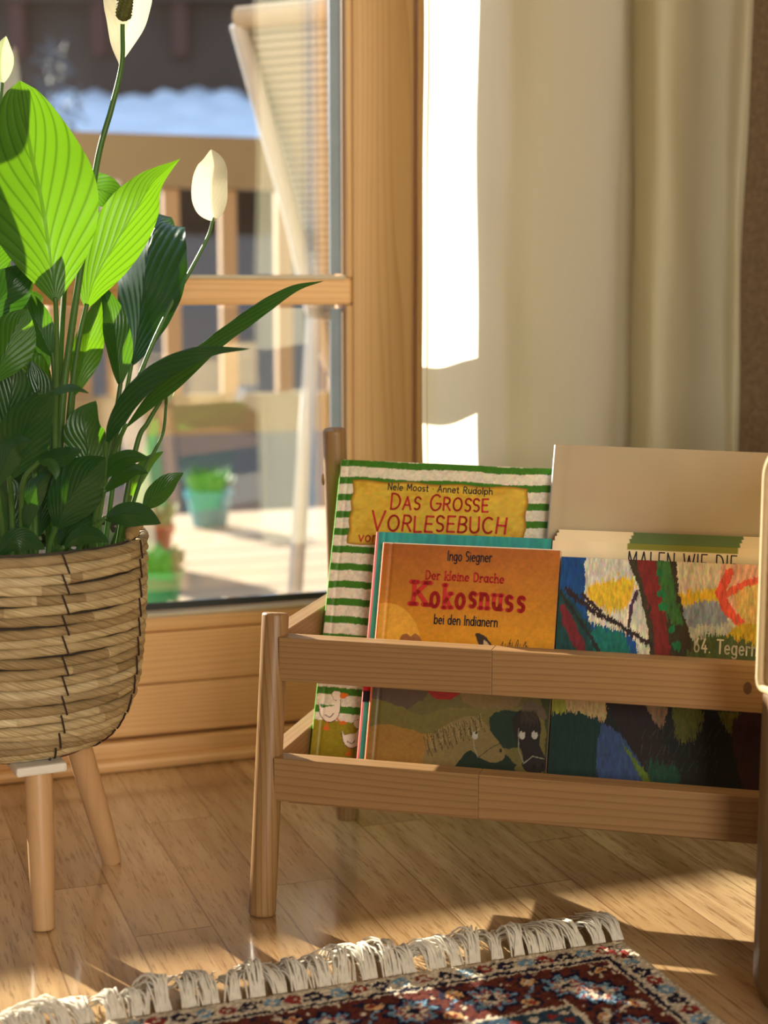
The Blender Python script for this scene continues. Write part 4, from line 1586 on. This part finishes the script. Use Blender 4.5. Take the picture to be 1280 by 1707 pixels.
def blade(name, mid, width, mat, parent, roll=0.0, fold=18, wave=.05, peak=.46, curl=0.0, nu=26, twist=0.0, seed=0, cup=0.0, base=.85, tip=.80):
    """leaf blade along midrib points; width in metres; roll turns it about its midrib, 0 faces the room"""
    rnd = random.Random(seed)
    P = spline(mid, 8)
    m = len(P)
    mb = MB()
    rows, uvs = [], []
    p1, p2 = rnd.uniform(0, 6), rnd.uniform(0, 6)
    M = 10
    for i in range(m):
        t = i / (m - 1)
        T = (P[min(i + 1, m - 1)] - P[max(i - 1, 0)]).normalized()
        V = (P[i] - Vector((0, 0, CAM_H))).normalized()
        S = T.cross(V)
        if S.length < .05: S = T.orthogonal()
        S.normalize()
        rl = R(roll + twist * t)
        Nn = S.cross(T).normalized()
        S2 = S * math.cos(rl) + Nn * math.sin(rl)
        N2 = S2.cross(T).normalized()
        w = width / 2 * wprof(t, peak, base, tip)
        row = []
        for k in range(-M, M + 1):
            x = k / M
            fa = R(fold)
            a = abs(x)
            d = S2 * (x * w * math.cos(fa)) + N2 * (a * w * math.sin(fa) - cup * w * a * a * 1.0)
            d += N2 * (wave * w * math.sin(t * 11 + (p1 if x > 0 else p2)) * a * a)
            d += N2 * (.006 * w * math.sin(2 * PI * (t * 8 - a ** .8 * 4.6)))
            row.append(P[i] + d)
            uvs.append((x * .5 + .5, t))
        rows.append(row)
    mb.grid(rows, uv=uvs)
    return mb.build(name, mat, parent, angle=180)


def stalk(pts, r0, r1, parent, name='stalk', mat=None):
    P = spline(pts, 7)
    mb = MB()
    rs = [r0 + (r1 - r0) * i / (len(P) - 1) for i in range(len(P))]
    mb.tube(P, rs, 10)
    n_ = len(mb.v)
    mb.uv = [(.5, .5)] * n_
    return mb.build(name, mat or M_stem, parent, angle=60)


def soilp(px, Y):
    p = at(px, 880, Y)
    p.z = .285
    q = p - PC; q.z = 0
    if q.length > .085:
        q = q.normalized() * .085
        p = PC + q; p.z = .285
    return p


SEED = [0]


def leaf(mid, wpx, mat, roll=0, fold=18, pet=None, wave=.05, peak=.46, twist=0.0, rp=.0026, base=.85, tip=.80):
    """mid: (column, row, depth) along the midrib from base to tip; pet: further points of the stalk down to the soil"""
    SEED[0] += 1
    M3 = [at(*p) for p in mid]
    Ym = mid[len(mid) // 2][2]
    b = blade('leaf', M3, wpx / 2625 * Ym, mat, plant, roll, fold, wave, peak, seed=SEED[0], twist=twist, base=base, tip=tip)
    pts = [M3[0].lerp(M3[1], .12)] + [M3[0]]
    if pet:
        pts += [at(*p) for p in pet]
        pts.append(soilp(pet[-1][0], pet[-1][2]))
    else:
        q = soilp(40 + (mid[0][0] - 40) * .6, min(1.39, max(1.24, mid[0][2])))
        pts += [M3[0].lerp(q, .5) + Vector((0, 0, .01)), q]
    if (pts[-1] - pts[-2]).length < .004: pts.pop(-2)
    stalk([pts[0]] + pts[2:] if (pts[0] - pts[1]).length < .002 else pts, rp * .7, rp, b)
    return b


# the large leaves that can be told apart
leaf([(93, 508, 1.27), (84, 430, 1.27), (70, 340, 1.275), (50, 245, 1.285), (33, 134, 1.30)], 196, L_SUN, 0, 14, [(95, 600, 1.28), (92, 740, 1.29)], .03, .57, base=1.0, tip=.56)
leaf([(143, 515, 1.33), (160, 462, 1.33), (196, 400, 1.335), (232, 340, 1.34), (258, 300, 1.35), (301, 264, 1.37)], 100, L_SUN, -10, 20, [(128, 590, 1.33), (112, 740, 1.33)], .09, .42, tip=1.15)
leaf([(218, 612, 1.43), (231, 545, 1.43), (240, 475, 1.43), (247, 415, 1.435), (262, 372, 1.445), (286, 362, 1.46)], 180, L_SHADE, 53, 8, [(203, 690, 1.42), (176, 800, 1.39)], .05, .50)
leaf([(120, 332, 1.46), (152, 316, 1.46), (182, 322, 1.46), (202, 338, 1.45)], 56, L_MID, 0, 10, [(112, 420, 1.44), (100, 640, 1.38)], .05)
leaf([(112, 425, 1.46), (150, 386, 1.47), (194, 350, 1.48)], 46, L_SHADE, 20, 14, [(104, 520, 1.43), (96, 700, 1.37)])
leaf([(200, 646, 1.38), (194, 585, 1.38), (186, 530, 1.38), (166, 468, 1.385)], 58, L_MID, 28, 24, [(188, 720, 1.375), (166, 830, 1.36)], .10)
leaf([(176, 742, 1.24), (180, 702, 1.235), (207, 650, 1.23), (254, 606, 1.225), (310, 582, 1.22), (355, 577, 1.22), (418, 581, 1.215)], 84, L_SHADE, 64, 34, [(172, 800, 1.25), (150, 862, 1.27)], .05, .40)
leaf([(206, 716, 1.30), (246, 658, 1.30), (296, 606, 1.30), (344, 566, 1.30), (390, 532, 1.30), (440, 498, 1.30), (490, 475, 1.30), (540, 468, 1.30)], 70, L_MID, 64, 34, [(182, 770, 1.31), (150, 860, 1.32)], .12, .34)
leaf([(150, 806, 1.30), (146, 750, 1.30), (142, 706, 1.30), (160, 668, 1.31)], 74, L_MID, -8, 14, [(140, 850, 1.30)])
leaf([(92, 884, 1.235), (112, 838, 1.225), (140, 796, 1.215), (176, 762, 1.21)], 96, L_SHADE, 10, 16, None, .05)
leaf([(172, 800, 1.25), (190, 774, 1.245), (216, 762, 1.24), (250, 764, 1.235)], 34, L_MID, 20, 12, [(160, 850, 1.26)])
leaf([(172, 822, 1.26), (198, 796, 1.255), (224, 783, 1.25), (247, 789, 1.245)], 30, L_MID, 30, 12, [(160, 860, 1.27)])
leaf([(172, 866, 1.235), (200, 857, 1.225), (235, 858, 1.22), (268, 873, 1.215)], 46, L_SHADE, 12, 16, None, .04, .5)
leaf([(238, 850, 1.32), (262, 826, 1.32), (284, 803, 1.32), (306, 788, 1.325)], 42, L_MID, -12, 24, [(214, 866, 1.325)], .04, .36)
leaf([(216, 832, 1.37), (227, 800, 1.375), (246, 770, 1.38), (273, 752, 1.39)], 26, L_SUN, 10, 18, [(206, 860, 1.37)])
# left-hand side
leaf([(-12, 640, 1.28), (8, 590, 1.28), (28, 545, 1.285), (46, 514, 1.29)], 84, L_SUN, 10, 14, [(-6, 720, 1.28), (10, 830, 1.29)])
leaf([(-30, 540, 1.30), (0, 498, 1.30), (26, 466, 1.30), (48, 436, 1.31)], 78, L_SHADE, 14, 14, [(-20, 640, 1.30), (4, 820, 1.30)])
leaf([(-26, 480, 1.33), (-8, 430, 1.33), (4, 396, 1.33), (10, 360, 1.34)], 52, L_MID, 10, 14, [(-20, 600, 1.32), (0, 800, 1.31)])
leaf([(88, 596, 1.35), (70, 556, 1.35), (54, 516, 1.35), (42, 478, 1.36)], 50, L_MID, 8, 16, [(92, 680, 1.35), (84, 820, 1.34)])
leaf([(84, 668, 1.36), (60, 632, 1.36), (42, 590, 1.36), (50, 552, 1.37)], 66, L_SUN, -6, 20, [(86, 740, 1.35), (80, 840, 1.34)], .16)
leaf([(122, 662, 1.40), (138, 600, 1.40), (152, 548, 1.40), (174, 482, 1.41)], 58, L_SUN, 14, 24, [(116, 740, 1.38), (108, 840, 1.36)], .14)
leaf([(16, 800, 1.22), (30, 748, 1.215), (52, 700, 1.21), (90, 654, 1.205)], 92, L_SHADE, 8, 14, [(20, 850, 1.24)])
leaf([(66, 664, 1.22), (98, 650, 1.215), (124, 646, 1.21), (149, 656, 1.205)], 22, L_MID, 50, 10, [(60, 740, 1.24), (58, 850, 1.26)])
leaf([(-6, 812, 1.20), (8, 770, 1.195), (24, 742, 1.19), (50, 735, 1.185)], 48, L_SHADE, 16, 14, None)
leaf([(58, 796, 1.215), (80, 768, 1.205), (108, 758, 1.20), (137, 750, 1.195)], 42, L_SHADE, 30, 16, [(50, 860, 1.235)])
leaf([(42, 886, 1.22), (50, 838, 1.215), (64, 806, 1.21), (88, 782, 1.205)], 40, L_SHADE, 20, 16, None)
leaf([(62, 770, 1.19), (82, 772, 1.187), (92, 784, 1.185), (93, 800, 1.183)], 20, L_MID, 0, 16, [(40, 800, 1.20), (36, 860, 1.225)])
leaf([(-196, 440, 1.40), (-200, 350, 1.40), (-196, 260, 1.40), (-182, 150, 1.41)], 118, L_MID, 10, 14, [(-120, 680, 1.38), (-20, 830, 1.36)])  # added leaf out of view, placed to shade the big leaf's left half
leaf([(-235, 165, 1.42), (-200, 120, 1.42), (-160, 84, 1.42), (-118, 50, 1.43)], 76, L_MID, -10, 14, [(-170, 520, 1.40), (-30, 830, 1.37)])  # another unseen leaf, added to cast shadow on the big leaf's tip
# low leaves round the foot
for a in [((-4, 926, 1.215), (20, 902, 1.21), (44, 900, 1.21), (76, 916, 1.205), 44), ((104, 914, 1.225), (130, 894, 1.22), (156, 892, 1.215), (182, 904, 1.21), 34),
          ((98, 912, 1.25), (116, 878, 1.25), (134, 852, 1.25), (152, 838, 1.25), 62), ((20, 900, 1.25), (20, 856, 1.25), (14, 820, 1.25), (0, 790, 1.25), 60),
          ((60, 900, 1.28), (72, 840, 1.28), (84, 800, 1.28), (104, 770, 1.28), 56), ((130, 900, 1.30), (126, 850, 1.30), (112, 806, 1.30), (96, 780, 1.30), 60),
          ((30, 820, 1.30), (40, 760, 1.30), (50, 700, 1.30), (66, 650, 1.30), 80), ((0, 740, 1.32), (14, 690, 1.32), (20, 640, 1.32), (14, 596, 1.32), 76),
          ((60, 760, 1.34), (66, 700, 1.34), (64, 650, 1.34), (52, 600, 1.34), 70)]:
    leaf(list(a[:4]), a[4], L_SHADE, random.uniform(-10, 25), 16, None)
# leaves on the far side of the clump, left of the picture
for k in range(9):
    az = R(95 + 17 * k)
    base = PC + Vector((.05 * math.cos(az), .05 * math.sin(az), .30))
    L_ = random.uniform(.18, .30)
    out_ = Vector((math.cos(az), math.sin(az), 0))
    if out_.x > .2: continue
    mid = [base + ZV * L_ * .45 + out_ * .03, base + ZV * L_ * .75 + out_ * .07, base + ZV * L_ * .95 + out_ * .12, base + ZV * L_ * .95 + out_ * .17]
    SEED[0] += 1
    b = blade('leaf', mid, random.uniform(.05, .075), random.choice([L_MID, L_SHADE]), plant, random.uniform(-40, 40), 16, .05, seed=SEED[0])
    stalk([mid[0].lerp(mid[1], .1), base + ZV * L_ * .2 + out_ * .01, base - ZV * .015], .0019, .0027, b)

# flowers: white hood, knobbly spadix and a long stalk each


def spadix(p0, p1, r, parent, col=(0.10, 0.105, 0.03)):
    mb = MB()
    n = 34
    d = p1 - p0
    t = d.normalized(); s = t.orthogonal().normalized(); b = t.cross(s)
    rows = []
    for i in range(n + 1):
        u = i / n
        q = r * min(1, (u / .12) ** .5 if u < .12 else 1) * (1 if u < .8 else math.sqrt(max(0, 1 - ((u - .8) / .2) ** 2)))
        row = []
        for k in range(28):
            a = 2 * PI * k / 28
            bumpy = 1 + .22 * (math.sin(a * 7 + i * 1.1) * math.sin(i * 1.35))
            row.append(p0 + d * u + (s * math.cos(a) + b * math.sin(a)) * q * bumpy)
        rows.append(row)
    mb.grid(rows, closed_v=True)
    return mb.build('spadix', plain('spadix_brown', col, 0.7, .2, .4, 500), parent)


fl1 = blade('flower', [at(199, 112, 1.34), at(206, 72, 1.345), at(219, 20, 1.350), at(228, -45, 1.36), at(234, -120, 1.39)], 100 / 2625 * 1.34, M_spathe, plant, -14, 34, .10, .68, seed=91, cup=-.2, base=1.25)
spadix(at(204, 36, 1.330), at(214, -40, 1.325), .0062, fl1)
stalk([at(204, 40, 1.331), at(203, 106, 1.338), at(186, 180, 1.335), at(164, 260, 1.33), at(142, 400, 1.32), at(118, 560, 1.32), at(102, 700, 1.32), soilp(92, 1.32)], .0019, .0034, fl1)
fl2 = blade('flower', [at(357, 369, 1.42), at(352, 340, 1.415), at(352, 305, 1.412), at(356, 275, 1.418), at(352, 249, 1.425)], 66 / 2625 * 1.42, M_spathe, plant, 8, -26, .05, .40, seed=92, cup=.1, base=.75)
stalk([at(356, 362, 1.42), at(346, 396, 1.42), at(318, 450, 1.415), at(290, 500, 1.41), at(258, 565, 1.40), at(228, 640, 1.39), at(200, 730, 1.375), soilp(170, 1.36)], .0014, .0024, fl2)
fl3 = blade('flower', [at(277, 676, 1.335), at(276, 655, 1.332), at(277, 636, 1.332), at(281, 616, 1.335)], 30 / 2625 * 1.33, M_spathe_g, plant, 10, 20, .05, .40, seed=93)
spadix(at(277, 674, 1.331), at(277, 655, 1.3285), .0012, fl3, (0.03, 0.03, 0.01))
stalk([at(277, 672, 1.334), at(272, 720, 1.335), at(256, 755, 1.335), at(238, 790, 1.335), soilp(208, 1.34)], .0012, .0018, fl3)
fl4 = blade('flower', [at(4, 140, 1.46), at(2, 110, 1.46), at(4, 84, 1.46), at(10, 60, 1.46)], 40 / 2625 * 1.46, M_spathe_g, plant, 20, 20, .05, .42, seed=94)
stalk([at(4, 138, 1.46), at(-10, 300, 1.44), at(-4, 520, 1.40), soilp(20, 1.36)], .0015, .0026, fl4)
stalk_extra = stalk([at(268, 668, 1.325), at(246, 705, 1.325), at(226, 750, 1.325), soilp(196, 1.32)], .0016, .0026, plant, 'bare_stalk')

# ------------------------------------------------------------------ rug with fringe
RC = Vector((0.193, 1.198, 0))
RA, RB = -U, -NV                      # along the fringed end / into the rug
RW, RLN = 0.80, 0.62
GX, GY = 420, 330
ga, gb_ = np.meshgrid(np.linspace(0, RW, GX), np.linspace(0, RLN, GY))


def rug_paint(a, b):
    knot = 0.0021
    a, b = a + .0034 * (vnoise(a / .006, b / .006, 21) - .5) + .0026 * (vnoise(a / .0021, b / .0021, 31) - .5), b + .0034 * (vnoise(a / .006, b / .006, 22) - .5) + .0026 * (vnoise(a / .0021, b / .0021, 32) - .5)
    a = np.floor(a / knot) * knot; b = np.floor(b / knot) * knot
    a2 = RW - a
    d = np.minimum(np.minimum(a, a2), b)
    l = np.where(b <= np.minimum(a, a2), a, b)
    CREAM, NAVY, RED, BLUE, RUST, TEAL = [np.array(k, float) for k in ((206, 192, 168), (34, 32, 52), (136, 52, 46), (116, 150, 172), (96, 46, 36), (44, 66, 82))]
    c = np.zeros(a.shape + (3,)) + CREAM

    def put(m, col): c[m] = col

    def cell(per, off=0.0):
        return np.mod(l + off, per) - per / 2, np.floor((l + off) / per).astype(int)
    # outer guard with small blossoms
    x, i = cell(.017)
    y = d - .0155
    m = (d > .006) & (d < .026)
    blob = (np.abs(x) / .0066) ** 1.6 + (np.abs(y) / .0074) ** 1.6 < 1
    put(m & blob & (i % 3 == 0), NAVY); put(m & blob & (i % 3 == 1), RED); put(m & blob & (i % 3 == 2), BLUE)
    put(m & ((x / .0026) ** 2 + (y / .0026) ** 2 < 1), CREAM)
    put(m & (np.abs(np.abs(x) - .0082) < .0016) & (np.abs(y - .004 * np.sign(np.sin(l * 300))) < .003), NAVY)
    put((d > .026) & (d < .0295), NAVY)
    put((d > .0295) & (d < .0335), CREAM)
    # wide main border with rosettes
    m = (d > .0335) & (d < .092)
    put(m, RUST)
    x, i = cell(.062, .012)
    y = d - .0630
    r = np.hypot(x, y); th = np.arctan2(y, x)
    pet = .0205 + .0034 * np.cos(8 * th)
    put(m & (r < pet), np.array([24., 24, 48])); put(m & (r < pet - .0045), BLUE); put(m & (r < pet - .0085), RED); put(m & (r < pet - .0115), CREAM); put(m & (r < .0042), NAVY)
    x2 = np.mod(l + .012 + .031, .062) - .031
    for yo, s_ in ((.016, 1), (-.016, -1)):
        rr = np.hypot(x2 - .006 * s_, (y - yo) * 1.1)
        put(m & (rr < .0098), NAVY); put(m & (rr < .0066), np.array([206., 160, 110])); put(m & (rr < .0034), RED)
    vine = np.abs(y - .014 * np.sin((l + .012) * 2 * PI / .062)) < .0018
    put(m & vine & (r > .026), BLUE)
    f = vnoise(a / .006, b / .006, 5)
    put(m & (f > .80) & (r > .025), CREAM); put(m & (f < .16) & (r > .025), NAVY)
    put((d > .092) & (d < .0955), CREAM)
    # inner guard
    m = (d > .0955) & (d < .113)
    put(m, TEAL)
    x, i = cell(.0135)
    y = d - .1043
    put(m & (np.abs(x) + np.abs(y) < .0052) & (i % 2 == 0), RED); put(m & (np.abs(x) + np.abs(y) < .0052) & (i % 2 == 1), CREAM)
    put((d > .113) & (d < .1165), CREAM)
    # field
    m = d > .1165
    put(m, np.array([116., 30, 28]))
    u_ = np.mod(a, .054) - .027; v_ = np.mod(b + .027 * (np.floor(a / .054) % 2), .054) - .027
    r = np.hypot(u_, v_); th = np.arctan2(v_, u_)
    p_ = .016 + .003 * np.cos(6 * th)
    put(m & (r < p_), NAVY); put(m & (r < p_ - .004), BLUE); put(m & (r < p_ - .008), CREAM); put(m & (r < .004), RED)
    f = vnoise(a / .008, b / .008, 9)
    put(m & (r > .02) & (f > .72), NAVY); put(m & (r > .02) & (f < .18), np.array([190., 140, 90]))
    put(d < .006, CREAM)
    wear = vnoise(a / .0021, b / .0021, 12)[..., None]
    return c * (.80 + .34 * wear)


rc = srgb_np(rug_paint(ga, gb_))
hz = .0058 + .0016 * rng.random(ga.shape) - .0008
edge = np.minimum(np.minimum(ga, RW - ga), gb_)
hz = hz * np.clip(.35 + edge / .006, 0, 1)
pos = np.array(RC)[None, None] + ga[..., None] * np.array(RA) + gb_[..., None] * np.array(RB) + .0006 * (rng.random(ga.shape + (3,)) - .5)
pos[..., 2] = hz
rug = empty('oriental_rug', RC + RA * .4 + RB * .3)
tag(rug, 'patterned oriental rug in navy, rust and cream lying on the parquet', 'rug')
mb = MB()
n_ = GX
mb.v = [tuple(p) for p in pos.reshape(-1, 3)]
mb.f = [(j * n_ + i, (j + 1) * n_ + i, (j + 1) * n_ + i + 1, j * n_ + i + 1) for j in range(GY - 1) for i in range(GX - 1)]
mb.mi = [0] * len(mb.f)
mb.c = rc.reshape(-1, 3).tolist()
mb.build('pile', attr_mat('rug_wool', 0.95, 0.1, 0, 2500, .5), rug, angle=180)
mb = MB(); mb.box(RC + ZV * .0002, RA * RW, RB * RLN, ZV * .0022); mb.build('backing', plain('rug_backing', (0.45, 0.40, 0.32), 0.9), rug, smooth=False)
M_fr = plain('cotton_fringe', (0.70, 0.65, 0.55), 0.85, .15, .22, 200)
NTAS = 44
for q in range(NTAS):
    a0 = .004 + (RW - .02) * q / NTAS + random.uniform(-.002, .002)
    lean = .008 * math.sin(q * .9) + (.026 if q > 22 else .003) * random.uniform(.3, 1.2) + random.gauss(0, .006)
    ln = random.uniform(.028, .056) * (.78 if q > 20 else 1)
    lift = random.uniform(.010, .020) * (1.3 if q < 24 else .9)
    mb = MB()
    for k in range(34):
        s0 = a0 + random.gauss(0, .0032)
        e1 = s0 + lean + random.gauss(0, .0075)
        l_ = ln * random.uniform(.75, 1.08)
        hh = lift * random.uniform(.5, 1.15)
        w1, w2 = random.uniform(-.005, .005), random.uniform(-.006, .006)
        pts = []
        for i in range(8):
            t = i / 7
            z = .0035 + hh * math.sin(PI * min(1, t * 1.05)) * (1 - .3 * t) + .0008
            x = s0 + (e1 - s0) * t ** 1.4 + w1 * math.sin(t * 7) * t + w2 * t * t
            pts.append(RC + RA * x - RB * (l_ * (t - .08 * math.sin(t * 5))) + ZV * z)
        mb.tube(pts, [.00075, .0008, .0008, .0008, .00075, .0007, .0006, .0003], 5, caps=False)
    mb.build('tassel', M_fr, rug, angle=180)

# ------------------------------------------------------------------ upholstered chair at the right edge
CK = Vector((0.2735, 1.105, 0))                 # its nearest-to-rack left corner on the floor
CD = Vector((0.318, -0.948, 0)).normalized()    # along its side, towards the room
CW = Vector((-CD.y, CD.x, 0))                   # across, to the right
ch = empty('armchair', CK + CD * .22 + CW * .24)
tag(ch, 'tan upholstered armchair with piped seams at the right edge of the photo', 'armchair')


def ckp(d, w, z):
    return CK + CD * d + CW * w + ZV * z


M_suede = plain('tan_suede', (0.24, 0.14, 0.05), 0.85, .15, .18, 60)
M_canvas = plain('cream_canvas', (0.60, 0.46, 0.26), 0.85, .15, .12, 90)
M_pipe = plain('cream_piping', (0.64, 0.49, 0.28), 0.7, .2, .1, 120)
M_brown = plain('brown_leather', (0.19, 0.10, 0.028), 0.5, .4, .15, 40)


def side_outline(d0, d1, z0, z1, rb, rt, n=8):
    pts = []
    for cx, cz, a0, r_ in ((d0 + rb, z0 + rb, 180, rb), (d1 - rb, z0 + rb, 270, rb), (d1 - rt, z1 - rt, 0, rt), (d0 + rt, z1 - rt, 90, rt)):
        for i in range(n + 1):
            a = R(a0 + 90 * i / n)
            pts.append((cx + r_ * math.cos(a), cz + r_ * math.sin(a)))
    return pts


def prism(outline, w0, w1, bev=0.004):
    mb = MB()
    n = len(outline)
    cx = sum(p[0] for p in outline) / n; cz = sum(p[1] for p in outline) / n
    rows = []
    for w, s in ((w0, bev), (w0 + bev * .3, bev * .3), (w0 + bev, 0), (w1 - bev, 0), (w1 - bev * .3, bev * .3), (w1, bev)):
        rows.append([ckp(p[0] - (s if p[0] > cx else -s), w, p[1] - (s if p[1] > cz else -s)) for p in outline])
    b = mb.grid(rows, closed_v=True)
    mb.f.append(tuple(b + i for i in reversed(range(n)))); mb.f.append(tuple(b + 5 * n + i for i in range(n)))
    mb.mi += [0, 0]
    return mb


SIDE_L = 0.46
for w0 in (0.0, 0.43):
    prism(side_outline(0, SIDE_L, .0, .235, .020, .004), w0, w0 + .055, .004).build('lower_side', M_brown, ch)
    prism(side_outline(0.0, SIDE_L, .237, .412, .006, .022), w0, w0 + .055, .006).build('arm', M_canvas, ch)
    ol = side_outline(0.001, SIDE_L - .001, .2375, .412, .006, .022)
    ww = w0 - .0015 if w0 == 0 else w0 + .0565
    mb = MB(); mb.tube([ckp(p[0], ww, p[1]) for p in ol] + [ckp(ol[0][0], ww, ol[0][1])], .0030, 8); mb.build('piping', M_pipe, ch)
    ol2 = side_outline(0.0135, SIDE_L - .0135, .010, .2345, .016, .003)
    ww2 = w0 - .003 if w0 == 0 else w0 + .053
    prism(ol2, ww2, ww2 + .005, .0018).build('side_panel', M_suede, ch)
prism(side_outline(0.02, SIDE_L - .03, .10, .22, .02, .03), .056, .429, .01).build('seat', M_suede, ch)
prism(side_outline(0.0, .075, .221, .44, .01, .03), .056, .429, .01).build('backrest', M_canvas, ch)
prism(side_outline(0.03, SIDE_L - .06, .02, .0995, .01, .004), .056, .429, .004).build('base', M_brown, ch)
